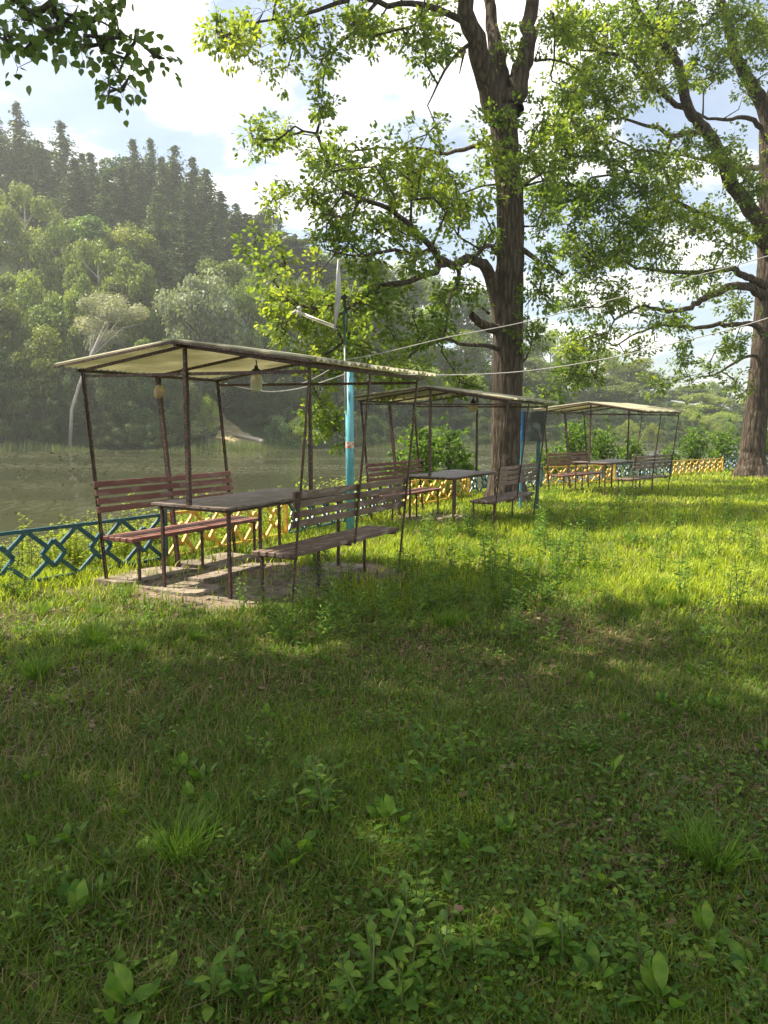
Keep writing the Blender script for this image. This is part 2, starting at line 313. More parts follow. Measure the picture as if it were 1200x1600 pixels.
# correct x for the camera pitch
def px_ground(x, Y, z):
    dep = Y*cp-(z-CAMZ)*sn
    return (x-600)/F*dep
FP = [(px_ground(x, Y, float(gz0(Y))+.3), Y) for x, Y in FENCE_PX]
FPx = [p_[0] for p_ in FP]; FPy = [p_[1] for p_ in FP]
d0 = (FPx[0]-6*.8, FPy[0]-6*.75); d1 = (FPx[-1]+60, FPy[-1]+30)
LINE = np.array([(-60, -30), d0]+FP+[d1, (220, 100)])
def fdist(x, y):
    """signed distance to the fence line, positive on the water side"""
    x = np.asarray(x, float); y = np.asarray(y, float); best = np.full(x.shape, 1e9); sg = np.zeros(x.shape)
    for (ax, ay), (bx, by) in zip(LINE[:-1], LINE[1:]):
        ex, ey = bx-ax, by-ay; L2 = ex*ex+ey*ey
        t = np.clip(((x-ax)*ex+(y-ay)*ey)/L2, 0, 1); qx = x-(ax+t*ex); qy = y-(ay+t*ey); d = np.hypot(qx, qy)
        s = np.sign(ex*qy-ey*qx); m = d < best; best = np.where(m, d, best); sg = np.where(m, s, sg)
    return best*sg
SHORE = np.array([(-400, 60), (-120, 72), (-39, 78), (-13, 81), (0, 92), (36, 110), (62, 120), (120, 132), (220, 175), (500, 260)], float)
def sdist(x, y):
    return (y-np.interp(x, SHORE[:, 0], SHORE[:, 1]))*.92
WATER = -1.05
def gz(x, y):
    x = np.asarray(x, float); y = np.asarray(y, float)
    fd = fdist(x, y); s = np.clip((fd-.5)/4.2, 0, 1); s = s*s*(3-2*s)
    near = gz0(y)+nh(x, y)*np.clip(1-fd/3, 0, 1)-s*1.7-np.clip(fd-4.7, 0, 20)*.08
    sd_ = sdist(x, y)
    k = np.clip((sd_+1)/3, 0, 1); bank = -2.4+k*1.75
    hk = np.clip(sd_/46, 0, 1); hk = hk*hk*(3-2*hk)
    amp = interp(x/np.maximum(y, 1), [-1.2, -.55, -.25, .0, .2, .45, .8], [33, 30, 25, 17, 9, 3, 3])
    far = bank+hk*amp+np.clip(sd_, 0, 40)*.05+.5*np.sin(x*.13)*np.clip(sd_/10, 0, 1)
    return np.where(sd_ > -6, np.maximum(far, near-50), np.where(fd > 0, np.maximum(near, -3), near))
def build_ground():
    rr = np.concatenate([np.linspace(0, 14, 90)[1:], np.geomspace(14.2, 60, 90), np.linspace(61, 190, 90), np.geomspace(200, 900, 16)])
    na = 420; th = np.linspace(0, 2*np.pi, na, endpoint=False)
    X = np.outer(rr, np.sin(th)); Y = np.outer(rr, np.cos(th)); Z = gz(X, Y)
    V = np.concatenate([[[0, 0, float(gz(0, 0))]], np.stack([X, Y, Z], -1).reshape(-1, 3)])
    F_ = [(0, 1+(j+1) % na, 1+j) for j in range(na)]
    for i in range(len(rr)-1):
        b = 1+i*na; c = b+na
        F_ += [(b+j, b+(j+1) % na, c+(j+1) % na, c+j) for j in range(na)]
    me = bpy.data.meshes.new('ground'); me.from_pydata(V.tolist(), [], F_); me.polygons.foreach_set('use_smooth', [True]*len(F_))
    fa = me.attributes.new('far', 'FLOAT', 'POINT'); fa.data.foreach_set('value', np.clip((np.hypot(V[:, 0], V[:, 1])-45)/20, 0, 1).astype(np.float32))
    ba = me.attributes.new('bare', 'FLOAT', 'POINT'); ba.data.foreach_set('value', bare(V[:, 0], V[:, 1]).astype(np.float32))
    me.update(); o = link('ground', me, groundmat()); tag(o, kind='structure'); return o
SHEL = [(-1.239, 7.44, .505, .005), (1.186, 12.891, .522, -.104), (5.47, 18.683, .783, -.167)]
def bare(x, y):
    """worn earth under each shelter"""
    b = np.zeros(np.shape(x))
    for i, (cx, cy, a, _) in enumerate(SHEL):
        u = (x-cx)*math.sin(a)+(y-cy)*math.cos(a); v = (x-cx)*math.cos(a)-(y-cy)*math.sin(a)
        wob = .16*np.sin(x*5+y*3)+.12*np.sin(y*9-x*4)
        d = np.maximum(np.abs(u+.05)-(1.12, .85, .5)[i], np.abs(v+.12)-(1.1, .8, .5)[i])+wob
        b = np.maximum(b, np.clip(.55-d*2.4, 0, 1)*(1, .9, .3)[i])
    return b
build_ground()
# water
def watermat():
    m = bpy.data.materials.new('river_water'); m.use_nodes = True; n = m.node_tree.nodes; l = m.node_tree.links; p = n['Principled BSDF']
    p.inputs['Base Color'].default_value = (.046, .048, .022, 1); p.inputs['Roughness'].default_value = .24; p.inputs['IOR'].default_value = 1.33
    t = n.new('ShaderNodeTexCoord')
    def wv(sx, sy, sc, det):
        mp = n.new('ShaderNodeMapping'); mp.inputs['Scale'].default_value = (sx, sy, 1); l.new(t.outputs['Object'], mp.inputs[0])
        a = n.new('ShaderNodeTexNoise'); a.inputs['Scale'].default_value = sc; a.inputs['Detail'].default_value = det; a.inputs['Roughness'].default_value = .62; l.new(mp.outputs[0], a.inputs['Vector']); return a.outputs['Fac']
    f1 = wv(1, .17, 5.6, 4); f2 = wv(1, .35, 1.3, 4); c = wv(.5, 1.6, .05, 3)
    rr_ = n.new('ShaderNodeMapRange'); l.new(c, rr_.inputs[0]); rr_.inputs['From Min'].default_value = .42; rr_.inputs['From Max'].default_value = .58; rr_.inputs['To Min'].default_value = .25; rr_.inputs['To Max'].default_value = 1
    ro = n.new('ShaderNodeMapRange'); l.new(f1, ro.inputs[0]); ro.inputs['From Min'].default_value = .40; ro.inputs['From Max'].default_value = .62; ro.inputs['To Min'].default_value = .05; ro.inputs['To Max'].default_value = .36
    rm = n.new('ShaderNodeMath'); rm.operation = 'MULTIPLY_ADD'; l.new(ro.outputs[0], rm.inputs[0]); l.new(rr_.outputs[0], rm.inputs[1]); rm.inputs[2].default_value = .03; l.new(rm.outputs[0], p.inputs['Roughness'])
    b1 = n.new('ShaderNodeBump'); b1.inputs['Distance'].default_value = .015; l.new(rr_.outputs[0], b1.inputs['Strength']); l.new(f1, b1.inputs['Height'])
    b = n.new('ShaderNodeBump'); b.inputs['Distance'].default_value = .03; l.new(rr_.outputs[0], b.inputs['Strength']); l.new(f2, b.inputs['Height']); l.new(b1.outputs[0], b.inputs['Normal']); l.new(b.outputs[0], p.inputs['Normal'])
    return m
def water():
    wr = np.random.default_rng(77); ys = [8.5]
    while ys[-1] < 150: ys.append(ys[-1]+max(.16, ys[-1]**2/1750))
    ys = np.array(ys); th = np.radians(np.arange(-46, 46, .11)); nr, nc = len(ys), len(th)
    dy = np.gradient(ys)[:, None]; h = wr.normal(size=(nr, nc))
    h = (h+np.roll(h, 1, 1)*.9+np.roll(h, 2, 1)*.5)/1.4
    X = ys[:, None]*np.tan(th)[None]; Y = np.repeat(ys[:, None], nc, 1)+wr.uniform(-.3, .3, (nr, nc))*dy
    calm = .55+.45*np.sin(Y*.11+X*.03)*np.sin(X*.07+1)+.25*np.sin(Y*.35-X*.12); calm *= np.clip((X/Y+.75)*1.6, .45, 1)
    h = np.clip(h, -2.2, 2.2)*np.clip(calm, .15, 1.1)*dy*.034*np.clip(20/Y, 0, 1); h[:, 0] = h[:, -1] = h[0] = h[-1] = -.1
    V = np.stack([X, Y, WATER+h], -1).reshape(-1, 3); a = (np.arange(nr-1)[:, None]*nc+np.arange(nc-1)[None]).ravel()
    Fq = np.stack([a, a+1, a+nc+1, a+nc], -1)
    me = bpy.data.meshes.new('river_water'); vv = V.tolist()+[(-900, -60, WATER-.7), (900, -60, WATER-.7), (900, 700, WATER-.7), (-900, 700, WATER-.7)]; n = len(V)
    me.from_pydata(vv, [], Fq.tolist()+[(n, n+1, n+2, n+3)]); me.polygons.foreach_set('use_smooth', [True]*len(me.polygons)); me.update()
    tag(link('river_water', me, watermat()), kind='structure')
water()
# ---------------------------------------------------------------- picnic shelters
L_, BL, SF, SB, ST, TH, TW, VF, VT = .931, .945, .681, 1.084, .462, .801, .434, 1.06, 1.272
HL, HR, RH = 1.985, 1.94, 2.15
def vpost(h, hp): return VF+(VT-VF)*h/hp
def make_shelter():
    root = empty('picnic_shelter')
    # roof sheet, corrugated along the slope
    def sheet(v0, z0, v1, z1, nu=300):
        ul, uh = -L_-.13, L_+.16; vs = []; fs = []
        nv = 8
        for k in range(2):
            for i in range(nu+1):
                u = ul+(uh-ul)*i/nu
                for j in range(nv+1):
                    t = j/nv; v = v0+(v1-v0)*t
                    if j == nv: v += .012*math.sin(i*.13)+.008*math.sin(i*.71)
                    z = z0+(z1-z0)*t+.015*math.sin(2*math.pi*u/.076)-k*.003-.010*math.sin(math.pi*t)*math.sin(u*3)
                    vs.append((v, u, z))
        n0 = (nu+1)*(nv+1)
        for i in range(nu):
            for j in range(nv):
                a = i*(nv+1)+j; b = a+nv+1
                fs.append((a, a+1, b+1, b)); fs.append((n0+a, n0+b, n0+b+1, n0+a+1))
        return vs, fs
    m = MB(); m.add(*sheet(0, RH+.052, -1.5, 2.055), smooth=True); m.add(*sheet(.001, RH+.052, 1.40, 1.99), smooth=True)
    roof = m.build('roof', M['roof'], root)
    m = MB(); m.beam((0, -L_-.12, RH+.012), (0, L_+.14, RH+.012), .034, .034); m.build('ridge_beam', M['post'], roof)
    for sg, hh in ((-1, HL), (1, HR)):
        m = MB(); m.beam((sg*(VT+.002), -L_-.06, hh+.014), (sg*(VT+.002), L_+.1, hh+.014), .035, .028); m.build('eave_beam', M['post'], roof)
    for u in (-L_, 0, L_):
        for sg, hh in ((-1, HL), (1, HR)):
            du = .0
            m = MB(); m.beam((sg*.021, u+du, RH+.010), (sg*(VT-.018), u+du, hh+.018), .026, .026); m.build('rafter', M['post'], roof)
        if u != 0:
            m = MB(); m.beam((-VT+.02, u+.02, HL-.035), (VT-.02, u+.02, HR-.03), .022, .026); m.build('tie_beam', M['post'], roof)
    # trim board on the near gable
    for sg, vv, zz in ((-1, 1.49, 2.045), (1, 1.39, 1.985)):
        m = MB(); m.beam((sg*.003, -L_-.137, RH+.035), (sg*vv, -L_-.137, zz-.014), .012, .022); m.build('gable_trim', M['post'], roof)
    for u in (-L_, L_):
        m = MB(); m.beam((0, u, TH), (0, u, RH-.008), .030, .030); m.beam((0, u, TH), (0, u, 1.98 if u < 0 else 1.4), .038, .038)
        m.build('post', M['post'], root)
    for sg, hh in ((-1, HL), (1, HR)):
        for u in (-L_, 0, L_):
            z0 = ST-.04 if (sg > 0 and u == 0) else 0
            a = (sg*vpost(z0, hh), u, z0-.05*(z0 == 0)); b = (sg*VT, u, hh)
            m = MB(); m.beam((a[0]+sg*.010, a[1], a[2]), (b[0]+sg*.010, b[1], b[2]), .005, .025)
            m.beam((a[0]-sg*.004, a[1]+.0125, a[2]), (b[0]-sg*.004, b[1]+.0125, b[2]), .021, .005)
            if sg < 0 and u == 0: m.beam((a[0]+.02, a[1], a[2]), (b[0]+.02, b[1], b[2]), .036, .036)
            m.build('post', M['post'], root)
    # benches
    for sg in (-1, 1):
        sm = M['slat'] if sg < 0 else M['slat_shaded']; hh = HL if sg < 0 else HR
        m = MB()
        for u in (-.85, 0, .85): m.beam((sg*(SF+.02), u, ST-.048), (sg*(SB-.01), u, ST-.048), .03, .02)
        m.beam((sg*(SF+.2), -.85, ST-.046), (sg*(SF+.2), .85, ST-.046), .02, .014)
        b = m.build('bench', M['post'], root)
        m = MB(); n = 5; wd = (SB-SF)/n
        for i in range(n):
            v = SF+wd*(i+.5); e = random.uniform(-.012, .012)
            m.box((sg*v, e, ST-.018+random.uniform(-.002, .002)), (wd-.016, 2*BL, .036), Euler((0, random.uniform(-.02, .02), 0)).to_matrix(), .004)
        m.build('seat', sm, b)
        m = MB()
        for i in range(4):
            h = .705+.079*i; v = vpost(h, hh)-.028; e = random.uniform(-.01, .01)
            m.box((sg*v, e, h+random.uniform(-.003, .003)), (.022, 2*L_+.07, .056), Euler((0, sg*.107, 0)).to_matrix(), .004)
        m.build('backrest', sm, b)
        for u in (-.85, .0, .85):
            m = MB(); m.beam((sg*(SF+.035), u, -.05), (sg*(SF+.035), u, ST-.058), .024, .024); m.build('leg', M['post'], b)
    # table
    m = MB(); z = TH-.035
    m.beam((-TW+.05, -L_+.03, z), (-TW+.05, L_-.03, z), .025, .025); m.beam((TW-.05, -L_+.03, z), (TW-.05, L_-.03, z), .025, .025)
    m.beam((-TW+.05, -L_+.06, z-.001), (TW-.05, -L_+.06, z-.001), .024, .025); m.beam((-TW+.05, L_-.06, z-.001), (TW-.05, L_-.06, z-.001), .024, .025)
    t = m.build('table', M['post'], root)
    # top with a warped, nibbled edge
    prof = []; nn = 60
    for i in range(nn): u = -L_-.03+(2*L_+.06)*i/(nn-1); prof.append((TW+.012*math.sin(u*9)+.012*math.sin(u*5+1), u))
    for i in range(10): prof.append((TW-(2*TW)*i/9*1.0, L_+.03))
    for i in range(nn): u = L_+.03-(2*L_+.06)*i/(nn-1); prof.append((-TW+.006*math.sin(u*11), u))
    vs = [(a, b_, TH+.004+.006*math.sin(b_*4+a*3)) for a, b_ in prof]; k = len(vs); vs += [(a, b_, c-.02) for a, b_, c in vs]
    m = MB(); m.add(vs, [tuple(range(k)), tuple(range(2*k-1, k-1, -1))]+[(i, k+i, k+(i+1) % k, (i+1) % k) for i in range(k)])
    m.build('tabletop', M['table'], t)
    for a in (-TW+.05, TW-.05):
        for u in (-L_+.06, L_-.06):
            m = MB(); m.beam((a, u, -.05), (a, u, TH-.048), .028, .028); m.build('leg', M['post'], t)
    return root
sh0 = make_shelter()
SHL = ['nearest picnic shelter, its yellowed roof over a wavy-edged table and two brown slatted benches', 'middle picnic shelter, between the blue pole and the thick oak trunk, with hanging square lamp',
       'farthest and smallest picnic shelter, standing right of the oak trunk in the shade']
shelters = []
for i, (cx, cy, a, z) in enumerate(SHEL):
    o = sh0 if i == 0 else copy_tree(sh0)
    o.location = (cx, cy, z); o.rotation_euler = (0, 0, -a)
    tag(o, SHL[i], 'picnic shelter', 'picnic shelters along the fence'); shelters.append(o)
m = MB(); m.beam((-TW+.06, .52, -.05), (-TW+.06, .52, TH-.03), .03, .03)
m.build('leg', M['post'], [c for c in kids(shelters[0]) if c.name.startswith('table')][0])
def loc(i, v, u, h):
    cx, cy, a, z = SHEL[i]
    return Vector((cx+v*math.cos(a)+u*math.sin(a), cy-v*math.sin(a)+u*math.cos(a), z+h))
# hanging lamps
def jar_lamp(p, label, s=1.0, square=False):
    root = empty('hanging_lamp', p); tag(root, label, 'lamp', 'lamps hung in the shelters')
    MB().tube([(0, 0, 0), (.004, 0, -.04*s), (0, 0, -.07*s)], .006, 6).build('cord', M['black'], root)
    MB().lathe((0, 0, -.05*s), [(.001, 0), (.014*s, -.005*s), (.02*s, -.03*s), (.045*s, -.05*s), (.047*s, -.085*s), (.042*s, -.086*s), (.001, -.086*s)]).build('cap', M['black'], root)
    if square:
        m = MB(); m.box((0, 0, -.19*s), (.15*s, .07*s, .14*s), None, .01); m.build('shade', M['tan'], root)
    else:
        MB().lathe((0, 0, -.136*s), [(.036*s, 0), (.05*s, -.02*s), (.056*s, -.06*s), (.056*s, -.12*s), (.045*s, -.15*s), (.001, -.155*s)], 28).build('glass_shade', M['glass'], root)
        MB().lathe((0, 0, -.136*s), [(.001, .0), (.012*s, 0), (.022*s, -.05*s), (.024*s, -.08*s), (.001, -.105*s)], 16).build('bulb', M['white'], root)
    return root
pl = at(400, 562, 7.0); jar_lamp(pl, 'glass jar lamp with black cap hanging under the nearest shelter roof', .95)
lp = loc(1, .28, .1, 2.10); jar_lamp(lp, 'small square cream lamp hanging under the middle shelter roof', 1.0, True)
m = MB(); c = loc(0, -VT+.045, -.02, 1.84)
root = empty('post_lamp', c); tag(root, 'cracked tan lamp housing wired to the top of a bench post, nearest shelter', 'lamp', 'lamps hung in the shelters')
MB().lathe((0, 0, 0), [(.001, .07), (.03, .065), (.05, .04), (.055, 0), (.04, -.05), (.025, -.07), (.001, -.04)], 14, Euler((.2, .3, 0)).to_matrix()).build('housing', M['tan'], root)
MB().tube([(0, 0, .06), (-.01, .01, .10), (.01, .02, .135)], .008, 6).build('bracket', M['black'], root)
# ---------------------------------------------------------------- fence
def build_fence():
    cols = ['blue', 'yellow', 'blue', 'yellow', 'blue', 'yellow', 'blue', 'yellow', 'blue']
    lab = ['blue lattice fence section with light edges, leftmost beside the bright bank plants', 'yellow lattice fence section behind the table of the nearest shelter',
           'blue lattice fence section behind the blue pole', 'yellow lattice fence section behind the middle shelter, left of the oak trunk',
           'dark blue lattice fence section passing behind the thick oak trunk', 'yellow lattice fence section behind the left bench of the farthest shelter',
           'dark blue lattice fence section behind the right bench of the farthest shelter', 'sunlit yellow lattice fence section right of the farthest shelter',
           'short dark blue lattice fence section meeting the right-hand oak trunk']
    for i in range(len(FP)-1):
        (x0, y0), (x1, y1) = FP[i], FP[i+1]
        z0 = float(gz(x0, y0)); z1 = float(gz(x1, y1)); Ln = math.hypot(x1-x0, y1-y0)
        pan = max(1, round(Ln/2.6))
        mt = M[cols[i]]
        root = empty('fence_section', (x0, y0, z0), math.atan2(y1-y0, x1-x0)); tag(root, lab[i], 'fence', 'lattice fence along the river bank', 'thing')
        dz = z1-z0
        def P(t, h, off=0): return Vector((t*Ln, off, h+dz*t))
        e0 = .03/Ln
        MB().beam(P(e0, .535), P(1-e0, .535), .034, .034).build('top_rail', mt, root)
        MB().beam(P(e0, .055), P(1-e0, .055), .034, .034).build('bottom_rail', mt, root)
        for k in range(pan+1):
            t = k/pan
            if k == pan and i < len(FP)-2: continue
            m = MB(); m.beam(P(t, -.25), P(t, .60), .045, .045, up=(1, 0, 0)); m.build('post', M[cols[i]] if k else M[cols[max(i-1, 0)]] if i else mt, root)
        # lattice: diamonds joined by arms to the rails
        m = MB(); nc = max(3, round(Ln/.50)); cw = (Ln-.06)/nc
        zb, zt = .072, .518; zc = (zb+zt)/2; r = .12
        for c in range(nc):
            xc = .03+cw*(c+.5); cc = [(xc-r, zc), (xc, zc+r*1.05), (xc+r, zc), (xc, zc-r*1.05)]
            def W(p): return Vector((p[0], 0, p[1]+dz*p[0]/Ln))
            for q in range(4):
                m.beam(W(cc[q]), W(cc[(q+1) % 4]), .042, .036, up=(0, 1, 0), bev=.004)
            for sx in (-1, 1):
                for sz in (-1, 1):
                    a = (xc+sx*(r/2+.004), zc+sz*(r*.525+.004)); b = (xc+sx*(cw/2-.012), zt if sz > 0 else zb)
                    m.beam(W(a), W(b), .040, .031, up=(0, 1, 0), bev=.004)
        m.build('lattice', mt, root)
build_fence()
# ---------------------------------------------------------------- pole, dish, cables, sign board
PY = 10.9
pb = at(547, 800, PY); pz = float(gz(pb.x, PY))
root = empty('steel_pole', (pb.x, PY, pz)); tag(root, 'light blue painted steel pole beside the nearest shelter, red cap at its top', 'pole')
ptop = at(547, 580, PY).z-pz
MB().tube([(0, 0, -.2), (0, 0, ptop)], .058, 24, smooth=True).build('shaft', M['pole'], root)
MB().tube([(0, 0, ptop), (0, 0, ptop+.02)], .062, 20).build('cap', M['red'], root)
mm_ = MB(); mm_.tube([(-.015, 0, ptop+.02), (-.015, 0, ptop+.045), (.04, 0, ptop+.055)], .012, 8); mm_.tube([(.03, .01, ptop+.02), (.035, .01, ptop+.06)], .010, 8); mm_.build('bolt', M['red'], root)
mz = at(541, 465, PY).z-pz; mq = at(541, 540, PY).z-pz
MB().tube([(-.062, -.005, ptop-.5), (-.062, -.005, mz)], .017, 12).build('mast', M['green_pipe'], root)
MB().tube([(-.062, -.03, at(541, 640, PY).z-pz), (-.062, -.03, mq)], .010, 8).build('conduit', M['white'], root)
m = MB(); 
for k in range(8):
    pass
m.lathe((0, 0, at(547, 695, PY).z-pz), [(.0595, -.045), (.0595, .045)], 24)
m.f = [f for j, f in enumerate(m.f) if j in range(12, 24)]; m.sm = [True]*len(m.f)
stk = mat('sticker_paper', (.62, .50, .46), (.55, .16, .12), 22, .6, lo=.5, hi=.55)
m.build('sticker', stk, root)
# satellite dish
dc = at(527, 462, PY-.02)
root = empty('satellite_dish', dc); tag(root, 'grey satellite dish seen edge-on above the blue pole', 'satellite dish')
ax = Vector((-1, -.06, .067)).normalized(); rotm = ax.to_track_quat('Z', 'Y').to_matrix()
Rr = .47; prof = [(.001, -.075)]+[(Rr*k/12, -.04+.06*(k/12)**2) for k in range(1, 13)]+[(Rr+.012, .022), (Rr+.012, .008), (Rr-.004, .008)]+[(Rr*k/12, -.05+.06*(k/12)**2) for k in range(11, 0, -1)]+[(.001, -.05)]
MB().lathe((0, 0, 0), prof, 48, rotm).build('reflector', M['dish'], root)
l1 = at(466, 487, PY-.05)-dc; b1 = at(524, 510, PY-.02)-dc; b2 = at(527, 514, PY+.1)-dc
m = MB(); m.tube([b1, l1+Vector((.06, 0, -.02))], .012, 8); m.tube([b1+Vector((0, -.1, 0)), l1+Vector((.1, -.03, -.05))], .007, 6); m.tube([b2, l1+Vector((.16, .05, -.09)), l1+Vector((.04, .02, -.04))], .007, 6); m.build('arm', M['white'], root)
m = MB(); m.tube([l1+Vector((.05, 0, -.05)), l1+Vector((-.01, 0, .02))], .028, 12); m.tube([l1+Vector((-.01, 0, .03)), l1+Vector((.04, 0, .05))], .035, 12); m.tube([l1+Vector((-.09, .02, -.03)), l1+Vector((-.02, .02, .02))], .022, 12); m.build('receiver', M['dish'], root)
m = MB(); m.beam(Vector((.075, 0, 0)), Vector((.12, .0, -.05)), .05, .08); m.tube([Vector((.10, 0, -.03)), at(541, 490, PY)-dc], .016, 8); m.build('bracket', M['black'], root)
def cable(pts, label, r=.008):
    P_ = [at(*p) for p in pts]; out = []
    for i in range(len(P_)-1):
        p0 = P_[max(i-1, 0)]; p1 = P_[i]; p2 = P_[i+1]; p3 = P_[min(i+2, len(P_)-1)]
        for k in range(8):
            t = k/8; out.append(.5*((2*p1)+(p2-p0)*t+(2*p0-5*p1+4*p2-p3)*t*t+(3*p1-p0-3*p2+p3)*t**3))
    out.append(P_[-1]); o0 = out[0]
    o = MB().tube([q-o0 for q in out], r, 6).build('power_cable', M['wire']); o.location = o0
    tag(o, label, 'cable', 'cables strung from the blue pole')
cable([(352, 600, 9.1), (390, 608, 9.4), (430, 612, 9.8), (480, 604, 10.3), (541, 584, PY)], 'lower sagging pale cable from the nearest shelter roof to the blue pole', .007)
cable([(398, 597, 9.0), (440, 601, 9.5), (480, 596, 10.1), (541, 562, PY)], 'upper sagging pale cable from the nearest shelter roof to the blue pole', .005)
cable([(541, 572, PY), (600, 583, 10.8), (700, 586, 10.6), (820, 580, 10.4), (950, 560, 10.2), (1075, 531, 10), (1200, 497, 9.8), (1500, 395, 9.3), (1900, 230, 8.6)], 'lower long pale cable crossing in front of both oak trunks', .0065)
cable([(541, 562, PY), (600, 551, 10.8), (700, 527, 10.8), (820, 503, 10.7), (960, 467, 10.6), (1080, 433, 10.5), (1200, 400, 10.4), (1500, 305, 10), (1900, 165, 9.6)], 'upper long pale cable crossing behind the lower one and the oak branches', .006)
# sign board behind the middle shelter
bl = at(816, 668, 14.4); br = at(852, 665, 14.0); 
root = empty('notice_board', (bl.x, bl.y, float(gz(bl.x, bl.y)))); tag(root, 'dark notice board on blue and teal legs beside the oak trunk', 'notice board')
o_ = root.location; e = (br-bl); e.z = 0
ztop = at(816, 642, 14.4).z-o_.z; zbot = at(816, 690, 14.4).z-o_.z
m = MB(); m.beam(Vector((.02, 0, (ztop+zbot)/2)), e*.97+Vector((0, 0, (ztop+zbot)/2)), .02, ztop-zbot-.02); m.build('panel', M['board'], root)
m = MB(); m.beam(Vector((0, 0, zbot)), Vector((0, 0, ztop)), .04, .05); m.build('frame', M['ironblue'], root)
m = MB(); m.beam(Vector((.0, .03, -.2)), Vector((0, .03, zbot+.2)), .04, .04); m.build('leg', M['pole'], root)
m = MB(); m.beam(e*.72+Vector((0, .04, -.2)), e*.75+Vector((0, .04, zbot+.1)), .06, .06); m.build('leg', M['blue'], root)
# paving slabs under shelters
def slabs():
    spec = [(0, -.95, -.55, .5, .9), (0, -.42, -.05, .42, .95), (0, -.30, -.78, .8, .42), (0, .42, -.60, .55, .7), (0, .40, .12, .6, .68), (0, .38, .80, .5, .55), (0, -.9, .45, .5, .8),
            (1, -.55, -.5, .6, .8), (1, .3, -.75, .8, .5), (1, -.5, .4, .5, .7)]
    for k, (i, v, u, w_, l_) in enumerate(spec):
        c = loc(i, v, u, 0); c.z = float(gz(c.x, c.y))+.008
        n = 14; vs = []
        for j in range(n):
            t = j/n*4; s = int(t); f = t-s; cs = [(-1, -1), (1, -1), (1, 1), (-1, 1)]
            a, b = cs[s], cs[(s+1) % 4]; q = ((a[0]+(b[0]-a[0])*f)*w_/2, (a[1]+(b[1]-a[1])*f)*l_/2)
            vs.append((q[0]*random.uniform(.97, 1.01), q[1]*random.uniform(.97, 1.01), .014+random.uniform(0, .004)))
        vs += [(x_*1.02, y_*1.02, -.05) for x_, y_, _ in vs]
        m = MB(); m.add(vs, [tuple(range(n))]+[(j, n+j, n+(j+1) % n, (j+1) % n) for j in range(n)])
        o = m.build('paving_slab', M['concrete']); o.location = c; o.rotation_euler = (random.uniform(-.02, .02), random.uniform(-.02, .02), -SHEL[i][2]+random.uniform(-.08, .08))
        tag(o, ('cracked pale concrete slab on the earth under the nearest shelter' if i == 0 else 'cracked pale concrete slab on the earth under the middle shelter'), 'paving slab', 'slabs under the nearest shelter' if i == 0 else 'slabs under the middle shelter')
slabs()
